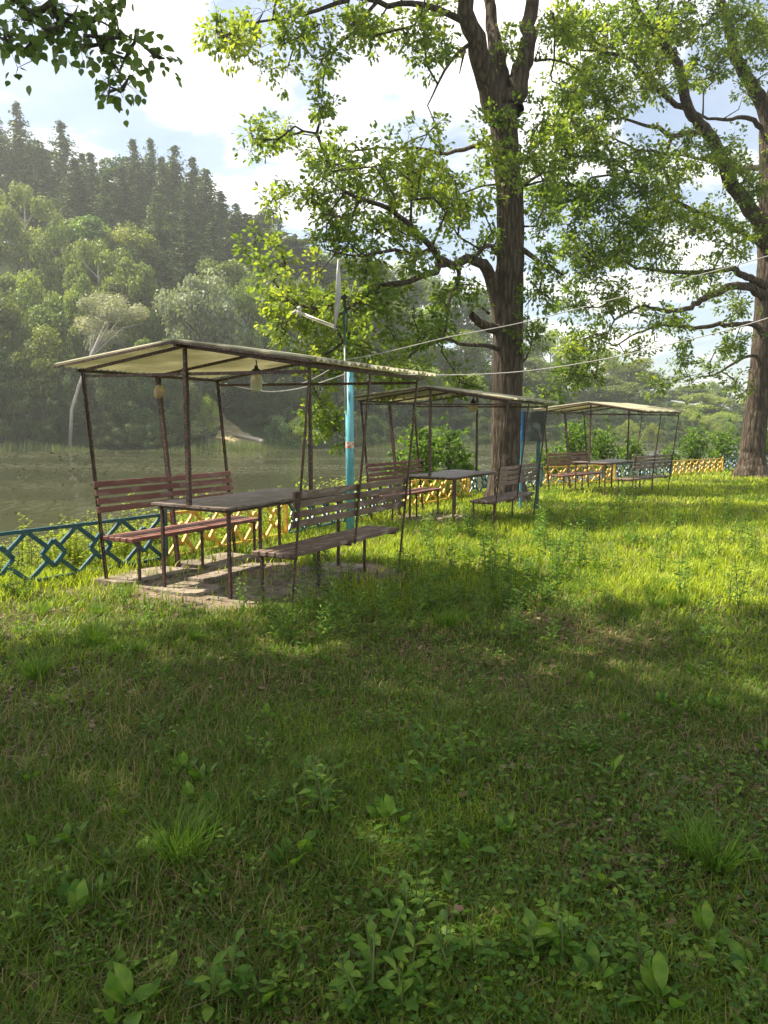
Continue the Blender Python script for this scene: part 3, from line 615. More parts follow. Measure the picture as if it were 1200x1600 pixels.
# ---------------------------------------------------------------- big trees
class Skel:
    """limbs given as polylines, then thin branches grown to foliage points"""
    def __init__(s): s.P = []; s.par = []; s.R = []; s.limbs = []
    def limb(s, pts, r0, r1, step=.3, wob=.05, start=None):
        pts = [Vector(p) for p in pts]; L = sum((b-a).length for a, b in zip(pts[:-1], pts[1:])); n = max(3, int(L/step)); out = []
        # Catmull-Rom resample
        seg = len(pts)-1
        for i in range(n+1):
            t = i/n*seg; k = min(int(t), seg-1); f = t-k
            p0 = pts[max(k-1, 0)]; p1 = pts[k]; p2 = pts[k+1]; p3 = pts[min(k+2, seg)]
            q = .5*((2*p1)+(p2-p0)*f+(2*p0-5*p1+4*p2-p3)*f*f+(3*p1-p0-3*p2+p3)*f**3)
            if 0 < i < n: q += Vector((random.gauss(0, wob), random.gauss(0, wob), random.gauss(0, wob)))*min(1, L/4)
            out.append(q)
        rad = [r0+(r1-r0)*(i/n)**.85 for i in range(n+1)]
        s.limbs.append((out, rad)); prev = -1
        for q, r in zip(out, rad): s.P.append(tuple(q)); s.par.append(prev); s.R.append(r); prev = len(s.P)-1
        return out
    def grow(s, targets, step=.35, wob=.06, droop=.0):
        T = np.array(targets); P0 = np.array(s.P); d = np.array([np.min(np.linalg.norm(P0-t, axis=1)) for t in T]); order = np.argsort(d)
        base = len(s.P); P = np.zeros((base+60000, 3)); P[:base] = P0; n = base; par = list(s.par); kids_ = {}
        for ti in order:
            t = T[ti]; dd = np.linalg.norm(P[:n]-t, axis=1); dd = dd+.25*np.maximum(0, P[:n, 2]-t[2]); k = int(np.argmin(dd)); a = P[k].copy(); L = np.linalg.norm(t-a); m_ = max(1, int(L/step)); prev = k
            side = rng.normal(size=3)*L*.10
            for j in range(1, m_+1):
                f = j/m_; q = a+(t-a)*f+side*math.sin(math.pi*f)+(rng.normal(size=3)*wob if j < m_ else 0); q[2] -= droop*math.sin(math.pi*f)*L
                P[n] = q; par.append(prev); prev = n; n += 1
                if n >= base+59990: break
        s.P2 = P[:n]; s.par2 = par; cnt = np.zeros(n)
        hasc = np.zeros(n, bool)
        for i in range(base, n): hasc[par[i]] = True
        for i in range(n-1, base-1, -1):
            if not hasc[i]: cnt[i] += 1
            if par[i] >= base: cnt[par[i]] += cnt[i]
        s.cnt = cnt; s.base = base; return T
    def mesh(s, tip=.006, gain=.0075):
        m = MB(); n = len(s.P2); base = s.base; ch = {}
        for i in range(base, n): ch.setdefault(s.par2[i], []).append(i)
        used = set()
        starts = [i for i in range(base, n) if s.par2[i] < base]
        stack = list(starts)
        while stack:
            i = stack.pop(); line = [s.par2[i], i]; k = i
            while True:
                c = ch.get(k, [])
                if not c: break
                c = sorted(c, key=lambda q: -s.cnt[q]); k = c[0]; line.append(k); stack += c[1:]
            rr_ = [tip+gain*math.sqrt(s.cnt[q]) if q >= base else 0 for q in line]; rr_[0] = rr_[1]*1.05
            if line[0] < base: rr_[0] = min(rr_[1]*1.4, s.R[line[0]])
            rr_[-1] = tip*.5
            m.tube([s.P2[q] for q in line], rr_, 5 if rr_[1] < .03 else 7)
        return m
def rough_tube(m, pts, rad, n=40, amp=.05, seed=0, flare=None):
    """trunk with bark ridges in the geometry"""
    ph = rng.uniform(0, 6.28, 8); k0 = len(m.v)
    pts = [Vector(p) for p in pts]; vs = []; fs = []; prev = Vector((1, 0, 0)); L = 0
    for i, p in enumerate(pts):
        t = (pts[min(i+1, len(pts)-1)]-pts[max(i-1, 0)]).normalized(); x = (prev-t*prev.dot(t)).normalized(); prev = x; y = t.cross(x)
        if i: L += (p-pts[i-1]).length
        for j in range(n):
            a = 2*math.pi*j/n
            q = abs(math.sin(a*7+1.3*math.sin(L*1.3+ph[0])+ph[1]))+.6*abs(math.sin(a*11+1.7*math.sin(L*2.1+ph[2])+ph[3]+L*.4))
            q = 1+amp*(q-.9)+.04*math.sin(2*a+ph[4]+L*.5)+.03*math.sin(3*a+ph[5]-L*.7)
            if flare and L < flare[0]: q += flare[1]*(1-L/flare[0])**2*(1+.5*math.sin(5*a+ph[6]))
            vs.append(p+(x*math.cos(a)+y*math.sin(a))*rad[i]*q)
    for i in range(len(pts)-1):
        for j in range(n): j2 = (j+1) % n; fs.append((i*n+j, i*n+j2, (i+1)*n+j2, (i+1)*n+j))
    m.add(vs, fs, True)
def blob_points(blobs, dens, seed=0, gap=.0):
    r_ = np.random.default_rng(seed); out = []
    for (x, y, rx, ry, Y, dY) in blobs:
        n = max(4, int(dens*rx*ry/1000))
        k = 0; tries = 0
        while k < n and tries < n*6:
            tries += 1; q = r_.normal(size=3); q /= np.linalg.norm(q); q *= r_.uniform(0, 1)**.45
            px, py = x+rx*q[0], y+ry*q[1]
            g_ = math.sin(px*.045+seed)+math.sin(py*.06+px*.02+2*seed)+.8*math.sin(px*.11-py*.09)
            if g_ < gap-1.2+.0: continue
            p_ = at(px, py, Y+dY*q[2]); out.append(tuple(p_)); k += 1
    return out
def sprig(T, n_per, rad, size, tmpl, seed, droop=.3, zb=.35, flat=.8):
    """leaves about each growing tip"""
    r_ = np.random.default_rng(seed); T = np.asarray(T); k = len(T); m_ = r_.poisson(n_per, k); idx = np.repeat(np.arange(k), m_)
    n = len(idx); off = r_.normal(size=(n, 3)); off = unit(off)*(r_.uniform(0, 1, (n, 1))**.5)*rad; off[:, 2] *= flat
    # leaves gather in small rosettes along twigs
    nros = np.maximum(1, m_//5); 
    ros = r_.integers(0, 1000, n) % 6; cen = unit(r_.normal(size=(k, 6, 3)))*rad*.85*(r_.uniform(.15, 1, (k, 6, 1)))
    off = cen[idx, ros]+off*.27
    P = T[idx]+off; D = unit(off-cen[idx, ros]*.6+r_.normal(size=(n, 3))*.12*rad); D[:, 2] -= droop*r_.uniform(0, 1, n); D = unit(D)
    Nn = r_.normal(size=(n, 3))*.6; Nn[:, 2] += 1.0
    sz = size*r_.uniform(.6, 1.15, n); tint = np.clip(r_.normal(.45, .2, n)+r_.normal(0, .12, k)[idx], 0, 1)
    return leaves(tmpl, P, D, Nn, sz), tint, cen
def big_oak(name, label, trunk_px, TY, trunk_r, limbs, blobs, dens, seed, n_per, rad, lsize, zone=None):
    root = empty(name); tag(root, label, 'tree')
    tp = [at(x, y, TY+dy) for x, y, dy in trunk_px]; g0 = tp[0]; g0.z = float(gz(g0.x, g0.y))-.15
    root.location = g0.copy(); root.location.z += .15; o0 = root.location.copy()
    sk = Skel(); pts = sk.limb(tp, trunk_r[0], trunk_r[-1], .12, .008)
    # radius profile along the trunk
    n = len(pts); rad_ = [float(np.interp(i/(n-1), np.linspace(0, 1, len(trunk_r)), trunk_r)) for i in range(n)]
    m = MB(); rough_tube(m, [p-o0 for p in pts], rad_, 72, .035, flare=(1.1, .7))
    for lm, r0, r1 in limbs:
        lp_ = sk.limb([at(x, y, TY+dy) for x, y, dy in lm], r0, r1, .25, .022)
        rr_ = [r0+(r1-r0)*(i/(len(lp_)-1))**.8 for i in range(len(lp_))]
        if r0 > .07: rough_tube(m, [p-o0 for p in lp_], rr_, 28, .06)
        else: m.tube([p-o0 for p in lp_], rr_, 9)
    T = blob_points(blobs, dens, seed); T = sk.grow(T, .35, .05, .03)
    bm_ = sk.mesh(); bm_.v = [tuple(Vector(v)-o0) for v in bm_.v]
    m.add(bm_.v, bm_.f, True); m.build('trunk', M['oak_bark'], root)
    V, tint, cen = sprig(T-np.array(o0), n_per, rad, lsize, OAK, seed)
    crown = mesh_np('crown', V, OAK[1], M['oak_leaf'], root, tint)
    # twigs inside each sprig
    tw = MB(); TT = T-np.array(o0)
    for i in range(len(TT)):
        for k in range(0, 6):
            tw.tube([TT[i], TT[i]+cen[i, k]*.55+rng.normal(size=3)*.03, TT[i]+cen[i, k]], [.005, .004, .002], 3, cap=False)
    tw.build('twigs', M['oak_bark'], root)
    return root
Y1 = 16.0
oak1_trunk = [(793, 800, 0), (793, 740, 0), (791, 690, 0), (792, 640, 0), (793, 560, 0), (794, 480, 0), (797, 400, 0), (797, 320, 0), (792, 250, 0), (787, 190, 0), (784, 160, 0)]
oak1_r = [.325, .305, .295, .29, .305, .30, .285, .275, .26, .28, .31]
oak1_limbs = [
    ([(778, 178, 0), (766, 135, -.1), (750, 90, -.3), (732, 30, -.5), (722, -40, -.8), (700, -160, -1.2), (690, -300, -1.4)], .26, .08),
    ([(786, 160, .1), (780, 110, .2), (772, 60, .4), (764, 0, .6), (760, -120, .9), (775, -280, 1)], .19, .06),
    ([(800, 175, 0), (812, 125, 0), (824, 70, .1), (831, 0, .2), (845, -120, .3), (870, -300, .2)], .24, .08),
    ([(736, 40, -.5), (700, 22, -.6), (650, 8, -1), (600, 6, -1.5), (545, -8, -2), (480, -40, -2.4)], .07, .035),
    ([(590, 2, -1.6), (560, 40, -1.8), (530, 70, -2), (508, 110, -2.1), (503, 175, -2.2)], .035, .008),
    ([(545, 0, -2), (480, 20, -2.3), (420, 30, -2.5), (360, 50, -2.6)], .04, .012),
    ([(733, 70, -.4), (712, 85, -.5), (695, 110, -.6), (680, 140, -.7), (668, 165, -.7)], .045, .012),
    ([(726, 78, -.5), (722, 95, -.6), (718, 115, -.6)], .03, .012),
    ([(782, 505, -.1), (776, 470, -.15), (768, 440, -.2), (763, 424, -.3), (755, 412, -.5)], .14, .11),
    ([(757, 414, -.45), (735, 407, -.9), (710, 410, -1.3), (690, 408, -1.7), (668, 380, -2.2), (640, 350, -2.8), (600, 322, -3.5), (540, 300, -4)], .10, .025),
    ([(695, 412, -1.6), (672, 428, -2), (640, 440, -2.6), (600, 445, -3.1), (560, 470, -3.5), (520, 500, -3.9)], .075, .018),
    ([(715, 415, -1.3), (716, 440, -1.4), (700, 470, -1.7), (697, 510, -1.9), (690, 550, -2)], .05, .012),
    ([(675, 385, -2), (650, 398, -2.5), (610, 392, -3.2), (560, 400, -3.8), (510, 390, -4.2)], .05, .012),
    ([(780, 398, -.1), (765, 382, -.5), (750, 392, -.9), (738, 412, -1.1)], .05, .03),
    ([(786, 518, -.1), (768, 512, -.3), (755, 508, -.4), (745, 500, -.5), (737, 492, -.6)], .12, .07),
    ([(764, 490, -.3), (758, 484, -.4), (748, 478, -.6), (740, 480, -.7)], .03, .012),
    ([(778, 545, -.2), (755, 540, -.6), (725, 536, -1.1), (700, 530, -1.6), (660, 545, -2.2), (620, 570, -2.7)], .05, .015),
    ([(800, 260, 0), (770, 235, .8), (740, 230, 1.2), (690, 240, 1.6), (630, 230, 1.8), (560, 235, 2), (480, 230, 2)], .07, .015),
    ([(806, 385, 0), (825, 395, -.2), (843, 412, -.4), (862, 418, -.7), (880, 430, -1)], .07, .02),
    ([(838, 408, -.4), (848, 440, -.4), (835, 460, -.3), (820, 480, -.2)], .03, .01),
    ([(806, 575, 0), (822, 560, -.2), (830, 540, -.3), (833, 515, -.3)], .025, .008),
    ([(835, 95, .1), (860, 92, 0), (885, 98, -.2), (905, 110, -.3)], .03, .01),
    ([(864, 20, .2), (866, 90, .1), (860, 125, .1), (876, 132, .1), (878, 160, .1)], .025, .01),
    ([(800, 300, 0), (825, 285, .3), (850, 270, .5), (885, 262, .6)], .05, .014),
]
oak1_blobs = [(398, 218, 30, 26, 14, 1), (440, 205, 40, 22, 14, 1), (500, 240, 60, 32, 14.5, 1.5), (565, 285, 80, 50, 13.5, 1.6), (645, 235, 70, 50, 15, 2), (470, 330, 60, 45, 13.3, 1.2), (430, 395, 45, 28, 12.6, 1),
    (560, 370, 85, 50, 13.5, 1.8), (690, 300, 65, 60, 15, 2), (620, 310, 60, 50, 14, 1.6), (740, 250, 45, 45, 15.6, 1.6), (455, 465, 50, 45, 12.4, 1), (440, 520, 35, 30, 12.2, .8), (520, 470, 60, 50, 12.6, 1.4), (500, 555, 55, 40, 12.4, 1), (575, 545, 60, 50, 12.8, 1.4),
    (610, 465, 60, 45, 13.2, 1.5), (640, 590, 50, 30, 13.2, 1), (655, 520, 45, 45, 13.6, 1.2), (500, 640, 26, 22, 12.4, .5), (520, 665, 24, 16, 12.4, .4), (700, 480, 32, 50, 14, 1), (640, 395, 50, 30, 13.8, 1.4), (715, 590, 40, 30, 14, 1), (745, 350, 40, 50, 15.4, 1.2), (790, 255, 35, 45, 15, .7), (785, 185, 30, 20, 15.4, .5), (730, 460, 22, 20, 14.8, .5),
    (375, 45, 50, 35, 13.2, 1), (450, 35, 60, 40, 13.4, 1), (500, 95, 32, 40, 13.6, .8), (425, 95, 32, 28, 13.3, .8), (500, 160, 14, 22, 13.7, .4), (560, 30, 50, 32, 14, 1), (620, 40, 60, 45, 14.5, 1.2), (665, 85, 45, 40, 15, 1.2), (700, 40, 30, 50, 15.4, 1), (335, 65, 24, 20, 13.2, .5),
    (790, 60, 26, 30, 15.8, .8), (870, 40, 50, 45, 16.2, 1), (880, 130, 40, 30, 16, 1), (850, 240, 40, 70, 16.2, 1), (845, 330, 35, 45, 16, 1), (838, 450, 26, 50, 15.5, .7), (830, 520, 20, 25, 15.6, .4), (860, 420, 30, 30, 15.2, .6),
    (600, -110, 190, 80, 15, 2.5), (800, -160, 160, 90, 16, 3), (720, -330, 200, 120, 16, 3), (420, -80, 90, 50, 14, 1.5)]
big_oak('oak_tree', 'tall three-forked oak with thick dark trunk and broken stub limbs, beside the middle shelter', oak1_trunk, Y1, oak1_r, oak1_limbs, oak1_blobs, 4.4, 3, 88, .44, .098)
Y2 = 25.0
oak2_trunk = [(1176, 745, 0), (1176, 715, 0), (1180, 660, 0), (1189, 580, 0), (1197, 500, 0), (1202, 420, 0), (1205, 330, 0), (1205, 240, 0), (1204, 180, 0)]
oak2_r = [.42, .38, .36, .37, .38, .36, .35, .33, .31]
oak2_limbs = [
    ([(1204, 200, 0), (1190, 160, 0), (1172, 130, -.2), (1150, 90, -.4), (1140, 50, -.6), (1125, 0, -.8), (1100, -90, -1)], .24, .09),
    ([(1206, 190, .2), (1215, 100, .5), (1225, 0, .8), (1240, -160, 1)], .28, .1),
    ([(1196, 360, 0), (1185, 345, -.3), (1160, 310, -.8), (1142, 282, -1.2), (1115, 220, -1.8), (1092, 190, -2.2), (1075, 170, -2.6), (1065, 125, -3), (1054, 92, -3.2), (1025, 55, -3.8), (1000, 22, -4.2), (975, -20, -4.6)], .26, .07),
    ([(1078, 172, -2.5), (1045, 155, -2.9), (1018, 130, -3.3), (1000, 110, -3.6), (980, 90, -4), (940, 82, -4.5), (900, 76, -5)], .09, .02),
    ([(1105, 205, -2), (1075, 208, -2.4), (1048, 214, -2.8), (1030, 200, -3.1), (1010, 196, -3.4), (970, 186, -4), (930, 190, -4.5)], .09, .02),
    ([(1050, 214, -2.8), (1040, 240, -2.8), (1022, 236, -3), (990, 232, -3.5), (968, 218, -3.8), (920, 212, -4.4)], .06, .015),
    ([(1194, 385, 0), (1170, 370, -.6), (1135, 350, -1.2), (1100, 336, -1.8), (1062, 318, -2.4), (1045, 285, -2.8), (1035, 250, -3)], .12, .03),
    ([(1190, 200, 0), (1165, 184, -.4), (1140, 186, -.8), (1110, 185, -1.2), (1080, 178, -1.6)], .08, .03),
    ([(1202, 450, 0), (1180, 438, -.5), (1160, 430, -.9), (1140, 420, -1.3), (1100, 424, -2), (1050, 424, -2.8), (1010, 420, -3.4), (960, 405, -4)], .14, .025),
    ([(1198, 470, 0), (1176, 452, -.5), (1150, 446, -.9), (1120, 456, -1.4), (1095, 470, -1.9), (1074, 482, -2.3), (1040, 485, -2.9), (1005, 478, -3.5), (960, 500, -4)], .16, .025),
    ([(1196, 520, 0), (1170, 506, -.5), (1120, 508, -1.2), (1080, 512, -1.8), (1040, 508, -2.5), (1000, 518, -3), (960, 540, -3.6)], .10, .02),
    ([(1192, 560, 0), (1175, 556, -.4), (1150, 565, -.8), (1120, 585, -1.2), (1090, 590, -1.6)], .07, .02),
    ([(1196, 260, 0), (1150, 262, 1), (1100, 250, 1.6), (1040, 240, 2), (960, 260, 2.6)], .10, .02),
    ([(1130, 20, -.8), (1100, 40, -1), (1060, 30, -1.4), (1030, 10, -1.8)], .06, .02),
]
oak2_blobs = [(910, 50, 60, 50, 20.5, 1.5), (985, 45, 70, 50, 21, 2), (1060, 40, 70, 55, 22, 2), (1130, 50, 55, 50, 23.5, 2), (1190, 60, 40, 60, 24.5, 2), (905, 140, 65, 45, 20.3, 1.5), (960, 130, 60, 45, 20.8, 1.6), (1030, 110, 50, 50, 21.4, 1.6), (1095, 120, 40, 35, 22.6, 1.5), (1170, 130, 22, 22, 24, 1),
    (870, 215, 50, 45, 20, 1.4), (930, 220, 60, 50, 20.4, 1.6), (1000, 260, 70, 45, 21, 2), (1070, 260, 60, 45, 22, 1.8), (1130, 245, 40, 35, 23, 1.4), (1160, 290, 35, 40, 23.6, 1.4), (860, 290, 45, 40, 20, 1.2), (900, 310, 60, 50, 20.2, 1.6), (960, 330, 60, 45, 20.6, 1.8), (1040, 340, 70, 45, 21.4, 2), (1110, 360, 55, 40, 22.4, 1.6), (1165, 380, 30, 35, 23.5, 1.2),
    (900, 395, 55, 40, 20.2, 1.4), (960, 410, 60, 40, 20.6, 1.6), (1030, 400, 55, 35, 21.4, 1.6), (1090, 425, 50, 28, 22.4, 1.4), (900, 470, 40, 28, 20.4, 1), (960, 470, 45, 30, 20.8, 1.2), (1020, 500, 40, 22, 21.6, 1), (1080, 500, 40, 20, 22.6, 1), (1145, 470, 40, 30, 23.4, 1), (1140, 545, 40, 32, 23.6, 1),
    (1100, 588, 36, 16, 23.4, .8), (1030, 600, 20, 14, 23, .5), (930, 525, 45, 28, 20.8, 1.2), (880, 560, 45, 34, 20.2, 1), (915, 590, 40, 22, 20.4, .8), (860, 620, 30, 18, 20.2, .6), (1060, 560, 14, 12, 22, .3), (985, 548, 30, 16, 21, .6), (1155, 600, 26, 14, 23.8, .6),
    (1250, 300, 60, 120, 25, 3), (1260, 100, 60, 100, 25, 3), (1060, -90, 200, 80, 23, 3), (1250, 520, 60, 90, 26, 3), (1220, -200, 160, 110, 25, 3)]
big_oak('oak_tree', 'big spreading oak at the right edge, trunk rising at the end of the fence', oak2_trunk, Y2, oak2_r, oak2_limbs, oak2_blobs, 8.8, 5, 80, .56, .115)
# linden whose branch hangs in at the upper left; its crown shades the foreground
def linden():
    tx, ty = -7.4, 5.2; g = float(gz(tx, ty)); root = empty('linden_tree', (tx, ty, g)); o0 = np.array(root.location)
    tag(root, 'linden whose leafy branch hangs in at the upper left corner, close to the camera', 'tree')
    sk = Skel(); m = MB()
    pts = sk.limb([(tx, ty, g-.2), (tx+.05, ty, 2), (tx+.1, ty+.1, 4), (tx+.5, ty+.1, 6), (tx+1, ty, 8)], .3, .17, .25, .02)
    rough_tube(m, [p-Vector(o0) for p in pts], [.3-.13*i/(len(pts)-1) for i in range(len(pts))], 36, .03, flare=(.8, .4))
    for lm, a, b in (([(tx+.5, ty, 5.8), (-5, 4.4, 7.4), (-3, 3.6, 8.3), (0, 3.2, 9)], .12, .04), ([(tx+.6, ty, 6.2), (-5, 6, 7.8), (-2.6, 6.6, 8.6), (0, 6.8, 9.2)], .12, .04), ([(tx+.8, ty, 7.2), (-6, 3, 8.4), (-5, 1, 9)], .1, .03), ([(tx+1, ty, 8), (-5, 5.4, 10), (-2, 5.4, 10.8)], .14, .03),
                     ([(tx+.2, ty, 4.2), (-5.2, 4.8, 4.9), (-3.9, 4.5, 4.95), tuple(at(-30, -40, 4.3)), tuple(at(70, 10, 4.15)), tuple(at(140, 50, 4.1)), tuple(at(185, 100, 4.0)), tuple(at(196, 140, 4.0))], .035, .002),
                     ([tuple(at(-30, -40, 4.3)), tuple(at(0, 60, 4.1)), tuple(at(35, 75, 4.0)), tuple(at(50, 95, 4.0))], .007, .002), ([tuple(at(100, 20, 4.1)), tuple(at(160, 35, 4.0)), tuple(at(220, 70, 3.9)), tuple(at(258, 92, 3.9))], .006, .002)):
        lp_ = sk.limb(lm, a, b, .2, .02); m.tube([p-Vector(o0) for p in lp_], [a+(b-a)*i/(len(lp_)-1) for i in range(len(lp_))], 9)
    r_ = np.random.default_rng(4); T = []
    while len(T) < 640:
        q = unit(r_.normal(size=3))*r_.uniform(0, 1)**.4; p_ = np.array([-4.3, 4.6, 9.1])+q*np.array([6.6, 3.25, 1.9])
        if p_[2]-1.5 < .60*p_[1]+.5: continue
        T.append(p_)
    T = np.array(T); nT = len(T)
    near = blob_points([(40, 20, 45, 30, 4.15, .25), (110, 30, 40, 28, 4.1, .25), (150, 70, 34, 26, 4.0, .2), (190, 105, 22, 30, 4.0, .15), (205, 65, 24, 18, 3.95, .15), (175, 140, 14, 22, 4.0, .1), (15, 70, 18, 34, 4.05, .15), (75, 50, 30, 24, 4.05, .2), (245, 88, 12, 6, 3.9, .05), (165, 20, 30, 22, 4.0, .2), (20, 110, 10, 8, 4, .05)], 11, 11)
    A = sk.grow(np.concatenate([T, near]), .4, .03, .02)
    bm_ = sk.mesh(.003, .006); bm_.v = [tuple(np.array(v)-o0) for v in bm_.v]; m.add(bm_.v, bm_.f, True)
    V1, t1, c1 = sprig(T-o0, 52, .55, .17, OVATE, 8, droop=.3)
    V2, t2, c2 = sprig(np.array(near)-o0, 7, .16, .050, LIND, 9, droop=1.0)
    for i in range(len(near)):
        for k in range(3): m.tube([np.array(near[i])-o0, np.array(near[i])-o0+c2[i, k]], [.0018, .001], 3, cap=False)
    m.build('trunk', M['bark'], root)
    cr_ = mesh_np('crown', V1, OVATE[1], M['linden_leaf'], root, t1); mesh_np('low_branch_leaves', V2, LIND[1], M['linden_leaf'], root, t2)
linden()
def sky_block_tree():  # out-of-view tree added to block skylight over the foreground
    g = float(gz(3.2, -2.6)); root = empty('linden_tree', (3.2, -2.6, g)); o0 = np.array(root.location); tag(root, 'unseen linden added behind the viewer to keep skylight off the foreground lawn', 'tree')
    m = MB(); rough_tube(m, [Vector((0, 0, -.2+k*.4)) for k in range(22)], [.28-.007*k for k in range(22)], 36, .03, flare=(.8, .4)); r_ = np.random.default_rng(14); T = []
    while len(T) < 520:
        q = unit(r_.normal(size=3))*r_.uniform(0, 1)**.4; p_ = np.array([2.4, -.6, 8.6])+q*np.array([6.5, 4.2, 2.9])
        if p_[1] > .2 and p_[2]-1.5 < .62*p_[1]+.4: continue
        T.append(p_-o0)
    sk = Skel(); sk.limb([(0, 0, 4), (0, 0, 8.2)], .2, .12, .3, .02); A = sk.grow(T, .5, .03, .02); b = sk.mesh(.004, .007); m.add(b.v, b.f, True); m.build('trunk', M['bark'], root)
    V, t, c = sprig(np.array(T), 34, .65, .24, OVATE, 8, droop=.3); mesh_np('crown', V, OVATE[1], M['linden_leaf'], root, t)
sky_block_tree()
# ---------------------------------------------------------------- far bank forest
def broad_proto(seed, kind):
    """unit tree: height about 1, base at the origin"""
    r_ = np.random.default_rng(seed); root = empty('broadleaf_tree')
    if kind == 'round': cl = [(0, 0, .62, .30, .34)]; nb = 26; lo = .22
    elif kind == 'tall': cl = [(0, 0, .58, .20, .40)]; nb = 26; lo = .16
    elif kind == 'bush': cl = [(0, 0, .50, .52, .46)]; nb = 24; lo = .04
    else: cl = [(0, 0, .66, .34, .30)]; nb = 24; lo = .3
    cen = []; rad_ = []
    for _ in range(nb):
        q = unit(r_.normal(size=3))*r_.uniform(.45, 1.0)**.6; c = np.array([q[0]*cl[0][3], q[1]*cl[0][3], cl[0][2]+q[2]*cl[0][4]*.92])
        c[2] = max(c[2], lo); cen.append(c); rad_.append(r_.uniform(.07, .15)*(1.4 if kind == 'bush' else 1))
    cen = np.array(cen); rad_ = np.array(rad_)
    n = 8500; idx = r_.integers(0, nb, n); off = unit(r_.normal(size=(n, 3)))*(r_.uniform(.35, 1, (n, 1)))*rad_[idx][:, None]; off[:, 2] *= .75
    P = cen[idx]+off; D = unit(off+r_.normal(size=(n, 3))*.05); D[:, 2] -= .5
    if kind == 'weep': D[:, 2] -= .9; P[:, 2] -= r_.uniform(0, .06, n)
    Nn = off/rad_[idx][:, None]*1.3+r_.normal(size=(n, 3))*.45; Nn[:, 2] += .3; Dr = r_.normal(size=(n, 3)); D = unit(D*.5+unit(np.cross(Nn, Dr))*.8)
    V = leaves(TRI, P, D, Nn, r_.uniform(.016, .032, n)*(1.1 if kind == 'bush' else 1))
    m = MB(); m.tube([(0, 0, -.05), (.004, 0, .2), (-.01, .005, .45), (.01, 0, .8)], [.02, .016, .012, .003], 7)
    for c in cen[:14]:
        z = max(.12, c[2]-.18); m.tube([(0, 0, z), tuple(c*.55+np.array([0, 0, z])*.45), tuple(c)], [.008, .005, .002], 5)
    ct = r_.uniform(0, 1, nb); return root, m, V, np.clip(ct[idx]*.6+r_.uniform(0, .45, n), 0, 1)
def conifer_proto(seed, kind):
    r_ = np.random.default_rng(seed); root = empty('conifer_tree'); P = []; D = []; SZ = []
    m = MB(); m.tube([(0, 0, -.03), (.002, 0, .5), (0, 0, .985)], [.016, .009, .001], 7)
    if kind == 'spruce':
        for _ in range(620):
            z = 1-.9*r_.uniform(0, 1)**.8; R0 = .25*(1-z)**.72+.012; a = r_.uniform(0, 6.28); R1 = R0*r_.uniform(.35, 1.15)*(.8+.25*math.sin(a*2+seed)); dr = r_.uniform(.1, .5)
            for t in np.linspace(.15, 1, max(3, int(R1/.013))):
                p_ = np.array([math.cos(a)*R1*t, math.sin(a)*R1*t, z-dr*R1*t+.3*R1*t*t])
                for s in (-1, 1):
                    P.append(p_+r_.normal(size=3)*.004); d = np.array([math.cos(a+s*.8), math.sin(a+s*.8), -.5+r_.normal()*.3]); D.append(d); SZ.append(r_.uniform(.014, .026)*(1.1-.5*t))
    else:
        for _ in range(30):
            z = r_.uniform(.5, .97); a = r_.uniform(0, 6.28); R1 = r_.uniform(.05, .16)*(1.25-z); c = np.array([math.cos(a)*R1, math.sin(a)*R1, z])
            m.tube([(0, 0, z-.03), tuple(c)], [.004, .001], 4)
            for q in range(110):
                o_ = unit(r_.normal(size=3))*r_.uniform(.2, 1)*.055; o_[2] *= .55; P.append(c+o_); D.append(o_*10+r_.normal(size=3)*.2); SZ.append(r_.uniform(.012, .024))
        for _ in range(8):
            z = r_.uniform(.25, .5); a = r_.uniform(0, 6.28); m.tube([(0, 0, z), (math.cos(a)*.06, math.sin(a)*.06, z+.01)], [.002, .0008], 4)
    P = np.array(P); D = unit(np.array(D)); n = len(P); Nn = r_.normal(size=(n, 3))*.5; Nn[:, 2] += 1
    V = leaves(TRI, P, D, Nn, np.array(SZ))
    return root, m, V, r_.uniform(0, 1, n)
PR = {}
def proto(key, fn, seed, kind, leaf, bk, nm):
    root, m, V, t = fn(seed, kind); root.name = nm
    m.build('trunk', M[bk], root); mesh_np('crown', V, TRI[1], M[leaf], root, t)
    PR[key] = [root, False]
proto('round1', broad_proto, 21, 'round', 'broad', 'bark', 'broadleaf_tree'); proto('round2', broad_proto, 22, 'round', 'broad', 'bark', 'broadleaf_tree'); proto('tall', broad_proto, 23, 'tall', 'broad', 'bark', 'broadleaf_tree')
proto('birch1', broad_proto, 24, 'weep', 'birch', 'pale_bark', 'birch_tree'); proto('birch2', broad_proto, 25, 'tall', 'birch', 'pale_bark', 'birch_tree')
M['alder'] = leafmat('shaded_bush_foliage', [(0, (.025, .05, .014)), (.5, (.05, .085, .02)), (1, (.10, .15, .03))], trans=.3, wn=.15, per_obj=1)  # bush leaves darkened: shade of the big trees put into the colour
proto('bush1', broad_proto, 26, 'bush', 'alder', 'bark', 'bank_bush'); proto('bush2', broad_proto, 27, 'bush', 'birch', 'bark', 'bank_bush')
proto('willow', broad_proto, 28, 'round', 'willow', 'bark', 'willow_tree'); proto('bleached', broad_proto, 29, 'bush', 'bleached', 'pale_bark', 'bleached_willow')
proto('spruce1', conifer_proto, 31, 'spruce', 'conifer', 'bark', 'spruce_tree'); proto('spruce2', conifer_proto, 32, 'spruce', 'conifer', 'bark', 'spruce_tree'); proto('pine', conifer_proto, 33, 'pine', 'conifer', 'pine_bark', 'pine_tree')
